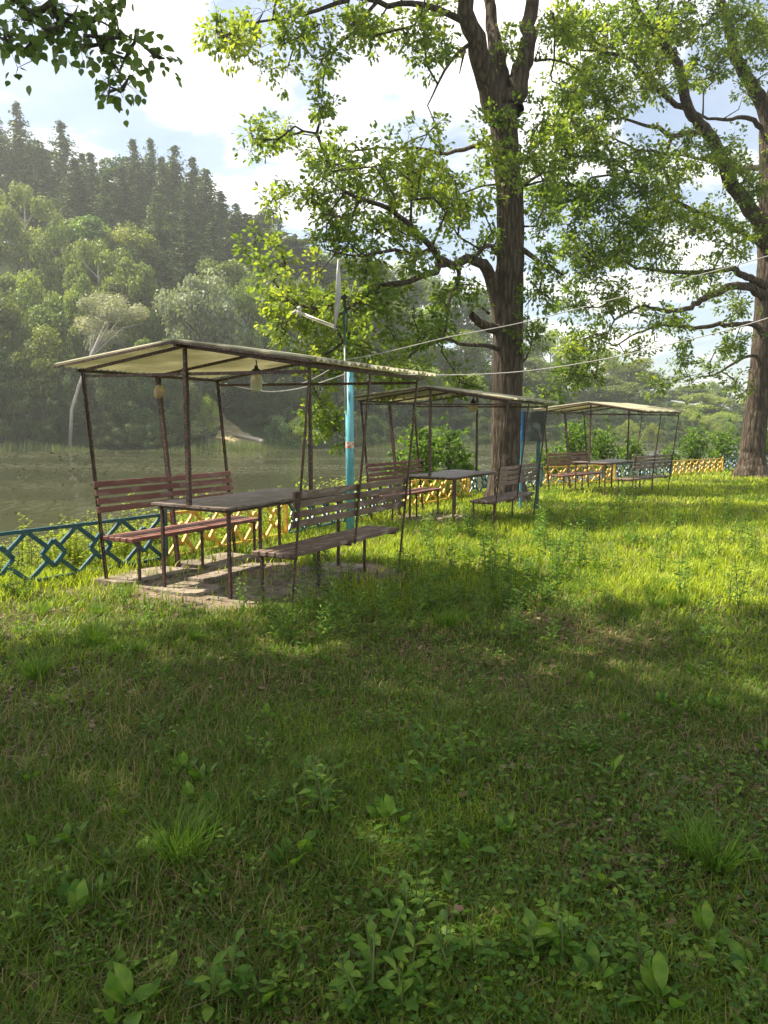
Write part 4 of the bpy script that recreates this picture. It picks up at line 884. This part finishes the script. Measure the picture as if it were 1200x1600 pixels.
def plant(key, x, ytop, Y, width, label, cat, group, maxh=60):
    """tree rooted at distance Y whose tip reaches photo row ytop; width = crown width in photo px"""
    tip = at(x, ytop, Y); b = float(gz(tip.x, Y)); h = max(2.0, tip.z-b); h = min(h, maxh)
    root, used = PR[key]
    if used: o = copy_tree(root)
    else: o = root; PR[key][1] = True; kids_cache(root)
    natw = {'round1': .74, 'round2': .74, 'tall': .54, 'birch1': .82, 'birch2': .54, 'bush1': 1.25, 'bush2': 1.25, 'willow': .74, 'bleached': 1.25, 'spruce1': .36, 'spruce2': .36, 'pine': .24}[key]
    sw = (width*Y/F)/natw if width else h*random.uniform(.9, 1.15)
    o.location = (tip.x, Y, b); o.scale = (sw, sw, h); o.rotation_euler = (0, 0, random.uniform(0, 6.28))
    tag(o, label, cat, group); return o
G1 = 'trees of the wood across the river'
LB = {'spruce': 'dark pointed spruce across the river', 'pine': 'thin-crowned pine across the river', 'broad': 'green broadleaf tree across the river', 'birch': 'pale green birch across the river', 'bush': 'low rounded bush across the river'}
def fwhere(x, yt, Y):
    c = ['beyond the left edge', 'at the left edge', 'above the nearest roof\'s left end', 'above the nearest roof\'s peak', 'above the glass lamp', 'left of the satellite dish', 'right of the satellite dish', 'above the middle shelter', 'just left of the thick oak trunk', 'just right of the thick oak trunk', 'above the farthest shelter', 'right of the farthest shelter', 'beside the right-hand oak trunk', 'beyond the right edge'][sum(x > q for q in (-25, 70, 180, 290, 400, 510, 570, 660, 760, 850, 960, 1060, 1160))]
    return (', on the skyline ' if Y > 112 and yt < 600 else ', mid-slope ' if Y > 99 and yt < 590 else ', by the water ')+c
def many(spec):
    for key, x, yt, Y, wd in spec:
        if x > 700 and key in ('round1', 'round2', 'tall'): key = random.choice(['bush1', 'tall', 'birch1', 'tall', 'bush2']); wd *= .95
        k = 'spruce' if 'spruce' in key else 'pine' if key == 'pine' else 'birch' if 'birch' in key else 'bush' if 'bush' in key else 'broad'
        plant(key, x, yt, Y, wd, LB[k]+fwhere(x, yt, Y), {'spruce': 'spruce', 'pine': 'pine', 'birch': 'birch', 'broad': 'tree', 'bush': 'bush'}[k], {'spruce': 'spruces', 'pine': 'pines', 'birch': 'birches', 'broad': 'broadleaf trees', 'bush': 'bushes'}[k]+' of the far bank')
many([('spruce1', -60, 150, 122, 120), ('spruce2', 25, 160, 120, 90), ('spruce2', -10, 175, 118, 100), ('spruce1', 95, 190, 124, 95), ('spruce2', 128, 240, 126, 80), ('spruce1', 160, 250, 128, 80), ('pine', 180, 238, 124, 60), ('spruce2', 207, 218, 122, 90), ('spruce1', 234, 216, 124, 80),
      ('spruce2', 252, 245, 120, 80), ('spruce1', 272, 228, 122, 96), ('spruce2', 300, 246, 124, 90), ('spruce1', 322, 264, 120, 96), ('spruce2', 345, 300, 120, 90), ('spruce1', 368, 318, 122, 80), ('spruce2', 388, 338, 124, 70), ('pine', 415, 318, 128, 50), ('spruce1', 436, 345, 126, 70), ('pine', 60, 215, 126, 60),
      ('spruce2', 460, 366, 128, 70), ('round1', 490, 385, 130, 110), ('spruce1', 525, 378, 132, 66), ('round2', 560, 392, 132, 110), ('round1', 610, 400, 134, 110), ('spruce2', 645, 408, 134, 60), ('round2', 680, 420, 135, 100), ('round1', 730, 436, 136, 100), ('tall', 775, 462, 138, 80), ('round2', 820, 488, 140, 90),
      ('round1', 862, 505, 142, 90), ('tall', 900, 520, 146, 80), ('round2', 940, 535, 148, 90), ('round1', 985, 552, 150, 90), ('round2', 1030, 575, 152, 80), ('round1', 1075, 596, 155, 80), ('tall', 1110, 590, 160, 50), ('round2', 1150, 596, 160, 80), ('round1', 1195, 600, 165, 90), ('round2', 1260, 590, 165, 100), ('round1', 1340, 585, 165, 100)])
many([('birch2', -40, 300, 106, 110), ('birch1', 35, 265, 104, 120), ('spruce1', 110, 300, 112, 80), ('birch1', 95, 330, 100, 110), ('round1', 150, 330, 104, 120), ('birch1', 150, 350, 96, 120), ('round2', 200, 340, 106, 110), ('spruce2', 245, 300, 108, 110), ('birch2', 190, 395, 92, 80), ('spruce1', 290, 330, 106, 100), ('spruce2', 330, 345, 106, 90),
      ('round1', 225, 400, 94, 100), ('round2', 385, 415, 94, 80), ('round1', 350, 395, 102, 110), ('spruce1', 400, 370, 108, 90), ('round2', 440, 410, 106, 110), ('tall', 480, 430, 104, 80), ('round1', 520, 440, 108, 110), ('round2', 590, 450, 112, 120), ('round1', 660, 470, 116, 120), ('tall', 720, 500, 118, 80), ('round2', 770, 510, 122, 110), ('round1', 840, 545, 124, 100), ('birch1', 850, 560, 128, 80),
      ('round2', 890, 550, 130, 90), ('round1', 950, 575, 132, 90), ('round2', 1000, 590, 134, 90), ('birch1', 1060, 625, 130, 80), ('birch2', 1100, 612, 134, 80), ('birch1', 1145, 618, 134, 100), ('round1', 1210, 620, 136, 100)])
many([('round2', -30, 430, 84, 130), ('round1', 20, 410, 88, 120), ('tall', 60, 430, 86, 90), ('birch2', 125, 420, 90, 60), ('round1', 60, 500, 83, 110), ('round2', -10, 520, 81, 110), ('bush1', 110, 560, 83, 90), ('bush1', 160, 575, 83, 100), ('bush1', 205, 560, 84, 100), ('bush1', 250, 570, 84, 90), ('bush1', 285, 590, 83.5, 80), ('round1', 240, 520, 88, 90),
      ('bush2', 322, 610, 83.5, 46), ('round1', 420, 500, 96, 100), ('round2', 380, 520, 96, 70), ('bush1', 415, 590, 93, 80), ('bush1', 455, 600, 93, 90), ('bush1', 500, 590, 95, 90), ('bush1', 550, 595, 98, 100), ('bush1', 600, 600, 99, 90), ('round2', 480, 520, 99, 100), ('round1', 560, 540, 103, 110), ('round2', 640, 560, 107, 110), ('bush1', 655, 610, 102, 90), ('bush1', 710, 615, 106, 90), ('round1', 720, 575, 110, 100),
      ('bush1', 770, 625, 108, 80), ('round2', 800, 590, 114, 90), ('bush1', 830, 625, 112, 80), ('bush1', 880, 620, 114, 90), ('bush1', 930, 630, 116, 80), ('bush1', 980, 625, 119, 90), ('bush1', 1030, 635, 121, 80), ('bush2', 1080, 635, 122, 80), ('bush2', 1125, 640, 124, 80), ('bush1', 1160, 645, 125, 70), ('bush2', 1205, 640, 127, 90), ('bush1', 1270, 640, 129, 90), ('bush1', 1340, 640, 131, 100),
      ('round1', -110, 400, 86, 140), ('round2', -200, 380, 88, 150), ('spruce1', -130, 200, 118, 110), ('spruce2', -190, 160, 118, 120), ('bush1', -60, 590, 80, 110), ('bush1', 20, 600, 81, 90), ('bush1', 70, 605, 82, 80)])
for k in range(46):
    x = -140+k*29+random.uniform(-9, 9); wx = (x-600)/F*84; Yb = float(np.interp(wx*.95, SHORE[:, 0], SHORE[:, 1]))+random.uniform(.6, 1.6)
    if 320 < x < 415 or 80 < x < 150: continue
    wx = (x-600)/F*Yb; Yb = float(np.interp(wx, SHORE[:, 0], SHORE[:, 1]))+random.uniform(.5, 1.4)
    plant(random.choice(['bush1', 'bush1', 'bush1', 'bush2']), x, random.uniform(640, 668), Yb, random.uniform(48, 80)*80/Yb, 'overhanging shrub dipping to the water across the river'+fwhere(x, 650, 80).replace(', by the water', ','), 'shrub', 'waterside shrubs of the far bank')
many([(random.choice(['spruce1', 'spruce2', 'spruce1', 'pine']), x_, float(np.interp(x_, [-80, 40, 110, 180, 250, 330, 380, 450, 560, 700], [180, 215, 240, 248, 246, 288, 330, 366, 398, 430]))+random.uniform(-10, 26), 117+random.uniform(-4, 12), random.uniform(75, 110)) for x_ in range(-60, 620, 25)])
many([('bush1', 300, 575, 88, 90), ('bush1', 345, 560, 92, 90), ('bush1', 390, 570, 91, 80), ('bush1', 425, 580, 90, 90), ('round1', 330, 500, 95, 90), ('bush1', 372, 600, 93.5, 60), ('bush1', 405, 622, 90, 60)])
many([(random.choice(['spruce1', 'spruce2', 'round1', 'birch1', 'round2']), x_, 200+random.uniform(-40, 160), random.choice([88, 98, 116]), random.uniform(110, 150)) for x_ in range(-760, -200, 22)])
plant('willow', 310, 392, 88, 130, 'large rounded grey-green tree above the far bank, behind the nearest roof', 'tree', None)
b_ = plant('bleached', 170, 450, 86, 135, 'pale bleached willow leaning out over the far bank at the left', 'willow', None)
# the bleached willow has its crown on a long bare leaning trunk
gb = float(gz(b_.location.x, 86)); t_ = at(170, 450, 86).z
for ch in kids(b_): 
    if ch.name.startswith('crown'): cr_ = ch
    else: tk_ = ch
hh_ = b_.scale.z; b_.location = (at(108, 690, 79.8).x, 79.8, float(gz(at(108, 690, 79.8).x, 79.8))); b_.rotation_euler = (0, 0, 0); b_.scale = (1, 1, 1)
c0 = at(168, 500, 85)-b_.location
cr_.location = c0-Vector((0, 0, 3.4)); cr_.scale = (8, 7, 7)
bpy.data.objects.remove(tk_)
m = MB(); a0 = Vector((0, 0, -.5)); 
pp = [a0, at(112, 640, 79.9)-b_.location, at(124, 600, 80.2)-b_.location, at(140, 560, 80.8)-b_.location, at(158, 520, 82.5)-b_.location, at(175, 480, 85)-b_.location]
m.tube(pp, [.19, .17, .15, .13, .10, .05], 9)
for q in ((205, 490), (225, 505), (130, 500), (150, 470), (200, 465)): m.tube([pp[3], (pp[4]+(at(*q, 85)-b_.location))/2, at(*q, 85)-b_.location], [.07, .05, .02], 6)
m.build('trunk', M['pale_bark'], b_)
# dead bare branches standing out of the wood and a pale trunk behind the roof
for k, (x0, y0, x1, y1) in enumerate([(208, 560, 255, 505), (235, 540, 262, 508)]):
    pass
# sandy bank patch with fallen log
def patch():
    vs = []; fs = []; n = 14; k = 22
    A = [(330, 640, 0), (400, 700, 0)]
    for i in range(k+1):
        t = i/k; xc = 322+(418-322)*t; 
        for j in range(n+1):
            s = j/n; y = 81.2+(1-t)*11*s+2.5*s; x = float(px_ground(xc, y, 0))+math.sin(i*1.3)*.15
            vs.append((x, y, float(gz(x, y))+.12+.08*math.sin(i*2.1+j)))
    for i in range(k):
        for j in range(n): a = i*(n+1)+j; fs.append((a, a+n+1, a+n+2, a+1))
    m = MB(); m.add(vs, fs, True)
    m.build('sandy_bank', mat('bank_sand', (.20, .17, .06), (.36, .28, .18), .9, .95, .5, c3=(.10, .15, .03)))['kind'] = 'structure'
patch()
lg = [at(365, 655, 86), at(385, 672, 85), at(402, 686, 84), at(412, 694, 83)]
for q in lg: q.z = float(gz(q.x, q.y))+.35
o = MB().tube([q-lg[0] for q in lg], [.14, .2, .24, .28], 8).build('fallen_log', M['log']); o.location = lg[0]; tag(o, 'bleached log lying down the sandy slope of the far bank', 'log')
# reeds at the far shore
n = 24000; X = rng.uniform(-75, 110, n); Yb = np.interp(X, SHORE[:, 0], SHORE[:, 1])+rng.uniform(-2.2, 1.5, n); P = np.stack([X, Yb, np.maximum(gz(X, Yb), WATER-.1)], -1)
D = rng.normal(size=(n, 3))*.15; D[:, 2] = 1; Nn = rng.normal(size=(n, 3)); Nn[:, 2] = 0
V = leaves((np.array([(-.07, 0, 0), (.07, 0, 0), (.0, 1, .1)]), [(0, 1, 2)]), P, D, Nn, rng.uniform(.4, 1.3, n)*(.6+.4*np.sin(X*.3)))
tag(mesh_np('reeds', V, [(0, 1, 2)], M['reed'], None, rng.uniform(0, 1, n)), 'pale green reeds fringing the far waterline', 'reeds', None, 'stuff')
# ---------------------------------------------------------------- herbs and saplings behind the fence
def herb_proto(name, seed, ns, h, spread, lsz, leaf, tmpl=OVATE, per=26):
    r_ = np.random.default_rng(seed); root = empty(name); m = MB(); P = []; D = []; SZ = []
    for k in range(ns):
        a = r_.uniform(0, 6.28); r0 = spread*math.sqrt(r_.uniform(0, 1)); hh = h*r_.uniform(.6, 1.05)*(1-.35*(r0/spread)**2)
        b = np.array([math.cos(a)*r0*.7, math.sin(a)*r0*.7, -.05]); t = np.array([math.cos(a)*r0*1.15+r_.normal()*.04, math.sin(a)*r0*1.15+r_.normal()*.04, hh]); mid = (b+t)/2+r_.normal(size=3)*.03
        m.tube([b, mid, t], [.006, .005, .002], 4, cap=False)
        for j in range(per):
            f = r_.uniform(.12, 1)**.8; q = (1-f)**2*b+2*f*(1-f)*mid+f*f*t; an = r_.uniform(0, 6.28); d = np.array([math.cos(an), math.sin(an), r_.uniform(-.2, .7)])
            P.append(q+d*.01); D.append(d); SZ.append(lsz*r_.uniform(.6, 1.15)*(1.15-.55*f))
    n = len(P); Nn = r_.normal(size=(n, 3))*.35; Nn[:, 2] += 1
    V = leaves(tmpl, np.array(P), np.array(D), Nn, np.array(SZ))
    m.build('stems', M['stem'], root); mesh_np('foliage', V, tmpl[1], M[leaf], root, np.clip(r_.normal(.5, .25, n), 0, 1)); return root
M['stem'] = mat('green_stem', (.08, .12, .03), (.14, .17, .05), 20, .7)
HP = [herb_proto('bank_herb', 41, 22, .85, .42, .11, 'herb'), herb_proto('bank_herb', 42, 26, .75, .5, .085, 'herb', LANCE, 34), herb_proto('tall_herb', 43, 3, 1.3, .10, .10, 'herb', LANCE, 46)]
used = [False]*8
def put(i, protos, flags, x, y, z, s, label, cat, group, zs=None):
    o = protos[i]
    if flags[i]: o = copy_tree(protos[i])
    else: kids_cache(o); flags[i] = True
    o.location = (x, y, z); o.scale = (s, s, zs or s); o.rotation_euler = (0, 0, random.uniform(0, 6.28)); tag(o, label, cat, group); return o
for k in range(64):
    t = (k+.5)/64*4.2; i = min(int(t), 4); f = t-i; (x0, y0), (x1, y1) = FP[i], FP[i+1]
    ln = math.hypot(x1-x0, y1-y0); nx, ny = -(y1-y0)/ln, (x1-x0)/ln; off = random.choice([.45, .9, 1.4, 1.9])+random.uniform(-.2, .2)
    if (i == 0 and f < .55 and (off > 1.1 or k % 2)) or (i == 1 and off > 1.3): continue
    x = x0+(x1-x0)*f+nx*off; y = y0+(y1-y0)*f+ny*off
    put(random.choice([0, 1]), HP, used, x, y, float(gz(x, y))-.05, random.uniform(.75, 1.1)*(.8+.25*off)*(.55 if i == 0 and f < .55 else .62 if i == 1 else .9), ('low sunlit leafy herb clump ' if off < 1.1 else 'sunlit leafy herb clump nearer the water ')+'behind '+['the leftmost blue fence section', 'the nearest yellow fence section', 'the fence behind the blue pole', 'the yellow fence beside the middle shelter', 'the dark fence behind the oak'][i], 'herb', 'herb clumps on the near bank')
for (px, py, Y) in ((212, 735, 9.6), (90, 800, 8.2), (20, 770, 8.0), (36, 800, 7.9), (355, 790, 10.6)):
    q = at(px, py, Y); g = float(gz(q.x, Y)); put(2, HP, used, q.x, Y, g, max(.6, (q.z-g)/1.3), 'tall narrow herb rising above the fence by the water', 'herb', 'tall herbs on the near bank')
def sapling(seed, h, spread, nlf, lsz):
    r_ = np.random.default_rng(seed); root = empty('sapling'); m = MB(); sk = Skel(); sk.limb([(0, 0, -.1), (.03*h, 0, h*.5), (-.02*h, .02, h)], .016*h, .004, .15, .01)
    m.tube([(0, 0, -.1), (.03*h, 0, h*.5), (-.02*h, .02, h)], [.012*h, .008*h, .003], 6)
    T = []
    for _ in range(int(34*h)):
        q = unit(r_.normal(size=3))*r_.uniform(.3, 1); T.append((q[0]*spread, q[1]*spread, h*.56+q[2]*h*.46))
    A = sk.grow(T, .2, .02, .0); b = sk.mesh(.003, .003); m.add(b.v, b.f, True); m.build('stems', M['bark'], root)
    V, t, c = sprig(A, nlf, .19, lsz, OVATE, seed, droop=.5); mesh_np('foliage', V, OVATE[1], M['sapling'], root, t); return root
SP = [sapling(51, 2.2, .6, 17, .12), sapling(52, 1.5, .6, 18, .11)]
us = [False]*2
for (i, px, py, Y, lab) in ((0, 655, 645, 17.2, 'leafy sapling behind the left bench of the middle shelter'), (0, 700, 650, 18.2, 'leafy sapling right behind the table of the middle shelter'), (1, 728, 700, 18.6, 'low bush at the left foot of the oak trunk'), (1, 625, 690, 16.8, 'low bush left of the middle shelter posts'),
                            (0, 905, 640, 23.4, 'bright leafy sapling behind the left bench of the farthest shelter'), (0, 945, 655, 24, 'thin leafy sapling behind the table of the farthest shelter'), (1, 870, 690, 22.6, 'low bush right of the notice board'), (1, 985, 675, 25, 'leafy bush behind the right bench of the farthest shelter'),
                            (0, 1090, 650, 31, 'leafy bush behind the sunlit yellow fence section'), (0, 1135, 655, 33, 'bush left of the right-hand oak trunk'), (0, 1208, 640, 34, 'bush right of the right-hand oak trunk'), (1, 1050, 690, 28.5, 'dark low bush right behind the farthest shelter'), (1, 845, 700, 21.5, 'low bush behind the notice board')):
    q = at(px, py, Y); g = float(gz(q.x, Y)); s = (q.z-g)/(2.2 if i == 0 else 1.5); put(i, SP, us, q.x, Y, g, max(s, .5), lab, 'bush', 'saplings and bushes on the near bank')
# ---------------------------------------------------------------- lawn
def sample(n, rmin, rmax, half=42):
    th = rng.uniform(-R(half), R(half), n); r = np.exp(rng.uniform(math.log(rmin), math.log(rmax), n)); return r*np.sin(th), r*np.cos(th), r
def patchy(x, y, f=1., s=0):
    return (np.sin(x*1.9*f+y*.7*f+s)+np.sin(y*2.3*f-x*1.1*f+2*s)+np.sin(x*4.3*f+y*3.1*f+s*3)*.7+np.sin(y*6.1*f-x*5.2*f)*.5)/3.2
def keep_mask(x, y):
    fd = fdist(x, y); return (fd < 2.6) & (sdist(x, y) < -10)
def lit(x, y):            # lusher turf in the sun, its tint brightened for sunlight; thin under the linden
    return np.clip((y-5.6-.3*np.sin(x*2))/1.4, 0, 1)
def grass(n, rmin, rmax, name, label):
    x, y, r = sample(n, rmin, rmax); L = lit(x, y); pt = patchy(x, y); b = bare(x, y)
    pr = np.clip(.62+.45*pt+.35*L, .12, 1)*(1-.94*b); k = keep_mask(x, y) & (rng.uniform(0, 1, n) < pr); x, y, r, L, pt = x[k], y[k], r[k], L[k], pt[k]; n = len(x)
    z = gz(x, y); tall = np.clip(patchy(x, y, .45, 2), 0, 1)
    h = (.035+.045*rng.uniform(0, 1, n)+.05*L*rng.uniform(.3, 1, n)+.10*tall*rng.uniform(0, 1, n)**2)*(1+.012*r)
    w_ = np.maximum(.0022, .00075*r)*rng.uniform(.7, 1.3, n)
    a = rng.uniform(0, 6.283, n); lean = rng.uniform(.15, 1.35, n)*(1.1-.45*L); dx, dy = np.cos(a), np.sin(a); sx, sy = -dy, dx
    P = np.zeros((n, 5, 3)); o = np.stack([x, y, z-.004], -1)
    for i, (f, hw) in enumerate(((0, 1), (.5, .8), (1, 0))):
        c = o.copy(); c[:, 0] += dx*h*lean*f*f; c[:, 1] += dy*h*lean*f*f; c[:, 2] += h*f*(1-.28*lean*f)
        if i < 2:
            P[:, 2*i] = c; P[:, 2*i+1] = c; P[:, 2*i, 0] += sx*w_*hw; P[:, 2*i, 1] += sy*w_*hw; P[:, 2*i+1, 0] -= sx*w_*hw; P[:, 2*i+1, 1] -= sy*w_*hw
        else: P[:, 4] = c
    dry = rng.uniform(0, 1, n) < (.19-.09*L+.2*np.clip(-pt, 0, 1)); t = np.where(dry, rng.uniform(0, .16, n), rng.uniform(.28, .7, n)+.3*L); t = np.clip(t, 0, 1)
    return tag(mesh_np(name, P, [(0, 1, 3, 2), (2, 3, 4)], M['grass'], None, t), label, 'grass', None, 'stuff')
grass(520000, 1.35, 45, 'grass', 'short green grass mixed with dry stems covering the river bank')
def cover(n, rmin, rmax):
    x, y, r = sample(n, rmin, rmax); pt = patchy(x, y, .8, 5); b = bare(x, y); k = keep_mask(x, y) & (rng.uniform(0, 1, n) < np.clip(.4+.8*pt, .05, 1)*(1-b)); x, y, r = x[k], y[k], r[k]; n = len(x)
    P = np.stack([x, y, gz(x, y)+rng.uniform(.005, .05, n)*(1+.5*lit(x, y))], -1); a = rng.uniform(0, 6.283, n); D = np.stack([np.cos(a), np.sin(a), rng.uniform(-.2, .5, n)], -1); Nn = rng.normal(size=(n, 3))*.4; Nn[:, 2] += 1
    V = leaves(OVATE, P, D, Nn, np.maximum(rng.uniform(.010, .034, n), .0022*r)); tag(mesh_np('ground_cover', V, OVATE[1], M['weed'], None, rng.uniform(0, .8, n)), 'tiny round leaves growing between the grass blades', 'ground cover', None, 'stuff')
cover(80000, 1.35, 22)
def litter(n):
    x, y, r = sample(n, 1.35, 14); k = keep_mask(x, y) & (rng.uniform(0, 1, n) < np.clip(.45-.7*patchy(x, y), .05, 1)*(1-.6*lit(x, y))); x, y, r = x[k], y[k], r[k]; n = len(x)
    P = np.stack([x, y, gz(x, y)+rng.uniform(.002, .018, n)], -1); a = rng.uniform(0, 6.283, n); D = np.stack([np.cos(a), np.sin(a), rng.normal(0, .25, n)], -1); Nn = rng.normal(size=(n, 3))*.35; Nn[:, 2] += 1
    V = leaves(OAK, P, D, Nn, rng.uniform(.02, .06, n)); tag(mesh_np('leaf_litter', V, OAK[1], M['litter'], None, rng.uniform(0, 1, n)), 'brown dead leaves scattered low in the thin grass', 'dead leaves', None, 'stuff')
litter(15000)
# broad leaved weeds one by one
def weed_proto(name, seed, kind):
    r_ = np.random.default_rng(seed); P = []; D = []; SZ = []; m = MB(); tm = SPAT
    if kind == 'rosette':
        for k in range(8):
            a = k*2.4+r_.normal()*.45; P.append((math.cos(a)*.012, math.sin(a)*.012, .008+.003*k)); D.append((math.cos(a), math.sin(a), r_.uniform(.1, 1.6))); SZ.append(r_.uniform(.045, .12))
    elif kind == 'leggy':
        for s in range(3):
            b = r_.normal(size=3)*.02; b[2] = 0; h = r_.uniform(.12, .2); t = b+np.array([r_.normal()*.03, r_.normal()*.03, h]); m.tube([b, (b+t)/2, t], [.003, .0025, .0015], 4, cap=False)
            for k in range(8):
                a = k*1.9+s; f = .2+.8*k/8; P.append(b+(t-b)*f); D.append((math.cos(a), math.sin(a), .35)); SZ.append(r_.uniform(.045, .075)*(1.1-.4*f))
    elif kind == 'stalk':
        tm = LANCE
        for s in range(3):
            b = r_.normal(size=3)*.04; b[2] = 0; h = r_.uniform(.25, .42); t = b+np.array([r_.normal()*.04, r_.normal()*.04, h]); m.tube([b, (b+t)/2, t], [.003, .0025, .0012], 4, cap=False)
            for k in range(18):
                a = k*2.4+s; f = .1+.9*k/18; P.append(b+(t-b)*f); D.append((math.cos(a), math.sin(a), .4)); SZ.append(r_.uniform(.06, .10)*(1.1-.6*f))
    else:
        tm = (np.array([(-.011, 0, 0), (.011, 0, 0), (.009, .5, .08), (-.009, .5, .08), (.0, 1, -.16)]), [(0, 1, 2, 3), (3, 2, 4)])
        for k in range(150):
            a = r_.uniform(0, 6.28); q = r_.uniform(0, .05); P.append((math.cos(a)*q, math.sin(a)*q, 0)); D.append((math.cos(a)*r_.uniform(.1, 1), math.sin(a)*r_.uniform(.1, 1), .9)); SZ.append(r_.uniform(.12, .26))
    n = len(P); Nn = r_.normal(size=(n, 3))*.3; Nn[:, 2] += 1; 
    if kind == 'tuft': Nn[:, 2] -= .5
    V = leaves(tm, np.array(P, float), np.array(D, float), Nn, np.array(SZ)); 
    if m.v:
        o = empty(name); m.build('stems', M['stem'], o); mesh_np('leaves', V, tm[1], M['weed'], o, np.clip(r_.normal(.5, .25, n), 0, 1), True)
    else: o = mesh_np(name, V, tm[1], M['weed'], None, np.clip(r_.normal(.5, .25, n), 0, 1), True)
    return o
WP = [weed_proto('broadleaf_weed', 61, 'rosette'), weed_proto('broadleaf_weed', 62, 'rosette'), weed_proto('leafy_weed', 63, 'leggy'), weed_proto('leafy_weed', 64, 'leggy'), weed_proto('stalk_weed', 65, 'stalk'), weed_proto('stalk_weed', 66, 'stalk'), weed_proto('grass_tuft', 67, 'tuft')]
uw = [False]*7
WL = {0: ('broad-leaved rosette weed', 'weed', 'rosette weeds in the lawn'), 2: ('small bushy leafy weed', 'weed', 'leafy weeds in the lawn'), 4: ('upright narrow-leaved weed stalk', 'weed', 'weed stalks in the lawn'), 6: ('tuft of long thin grass blades', 'grass tuft', 'grass tufts in the lawn')}
def where(px, py):
    cols_ = ['left edge', 'left of centre', 'centre', 'right of centre', 'right side', 'right edge']; c = cols_[min(5, max(0, int(px/200)))]
    r_ = ['level with the middle shelter', 'in the sunlit strip', 'level with the nearest slabs', 'where sun meets shade', 'in the far shade', 'midway down the shade', 'in the lower third', 'near the bottom', 'at the very bottom'][sum(py > q for q in (800, 860, 935, 1010, 1120, 1240, 1380, 1500))]
    return f', {c}, {r_}'
def wput(i, px, py, s):
    b = (800-py)/F; d = Vector(((px-600)/F, cp+b*sn, b*cp-sn)); t = CAMZ/-d.z; x, y = d.x*t, d.y*t
    for _ in range(3): t = (float(gz(x, y))-CAMZ)/d.z; x, y = d.x*t, d.y*t
    if fdist(x, y) > -.1: return
    L_b = WL[{0: 0, 1: 0, 2: 2, 3: 2, 4: 4, 5: 4, 6: 6}[i]]
    o = put(i, WP, uw, x, y, float(gz(x, y)), s*(1.0 if i < 4 else .75 if i == 6 else 1.1), L_b[0]+where(px, py), L_b[1], L_b[2])
    o.rotation_euler.x = random.uniform(-.15, .15); o.rotation_euler.y = random.uniform(-.15, .15)
for i, px, py, s in ((0, 215, 1590, 1.1), (1, 95, 1440, .9), (0, 130, 1450, 1.0), (1, 150, 1425, .9), (0, 850, 1490, 1.1), (1, 820, 1500, .8), (2, 860, 1520, 1.1), (3, 640, 1500, 1.1), (2, 620, 1530, 1.2), (2, 610, 1580, 1.2), (3, 660, 1440, 1), (2, 720, 1510, 1), (3, 1010, 1530, .9), (0, 1040, 1590, 1.1), (1, 940, 1540, .9), (0, 620, 1300, 1), (1, 600, 1290, .9), (2, 650, 1240, 1.2), (3, 660, 1200, 1.3), (2, 740, 1190, 1.2), (3, 730, 1210, 1.0),
                     (0, 735, 1340, .9), (1, 795, 1310, .8), (0, 955, 1220, .9), (1, 450, 1370, .9), (0, 470, 1345, .9), (2, 490, 1300, 1.3), (3, 500, 1270, 1.2), (2, 480, 1240, 1), (1, 320, 1230, .9), (0, 290, 1215, .8), (6, 285, 1350, 1.35), (6, 1120, 1360, 1.2), (6, 1080, 1340, 1), (0, 1110, 1480, .9), (1, 110, 1330, .9), (0, 60, 1335, .8), (2, 415, 1195, .9), (3, 900, 1180, 1), (1, 1070, 1120, .9), (0, 420, 1130, .8), (6, 150, 1010, 1.3), (6, 60, 1060, 1.3), (6, 700, 980, 1.2), (0, 180, 1600, 1.0), (1, 400, 1590, 1), (3, 330, 1590, 1.1), (1, 1180, 1530, 1)): wput(i, px, py, s)
for _ in range(190): wput(random.choice([0, 1, 2, 2, 3, 3]), random.uniform(0, 1200), 1000+600*random.random()**1.1, random.uniform(.35, .8))
for (px, py, s) in ((800, 930, 1.1), (785, 950, .9), (870, 915, 1.3), (880, 880, 1.2), (860, 860, 1.2), (1140, 950, 1.1), (1065, 930, .9), (1035, 900, .9), (755, 960, .8), (770, 925, .9), (490, 960, 1), (530, 965, 1), (510, 985, 1), (700, 850, 1.1), (720, 840, 1), (740, 845, 1.1), (760, 860, 1), (835, 850, 1.3), (850, 830, 1.3), (900, 830, 1.3), (920, 835, 1.3), (945, 840, 1.2), (975, 810, 1.3), (1040, 850, 1.3), (990, 790, 1.4), (680, 880, .9), (660, 860, 1), (500, 900, .9), (545, 930, .9), (620, 940, .9), (1100, 1000, .8), (1180, 870, 1.1), (940, 900, .8)): wput(random.choice([4, 5]), px, py, s*random.uniform(.85, 1.15))
for _ in range(120): wput(random.choice([4, 5, 4, 6, 2]), random.uniform(620, 1200), random.uniform(770, 960), random.uniform(.55, 1.15))
for _ in range(44): wput(random.choice([4, 5, 2, 4]), random.uniform(440, 900), random.uniform(870, 1010), random.uniform(.6, 1.0))
for _ in range(22): wput(random.choice([2, 5, 6]), random.uniform(0, 440), random.uniform(925, 1030), random.uniform(.5, .9))
# ---------------------------------------------------------------- river haze
hz = MB(); hz.box((0, 70, 28), (400, 230, 62.4))
hm = bpy.data.materials.new('river_haze'); hm.use_nodes = True; hn = hm.node_tree.nodes; hn.remove(hn['Principled BSDF'])
pv = hn.new('ShaderNodeVolumePrincipled'); pv.inputs['Color'].default_value = (.89, .94, .94, 1); pv.inputs['Density'].default_value = .0009; pv.inputs['Anisotropy'].default_value = .55
hm.node_tree.links.new(pv.outputs[0], hn['Material Output'].inputs['Volume'])
HAZE = True
if HAZE: tag(hz.build('haze', hm), 'thin bluish river haze in the air', 'haze', None, 'stuff')
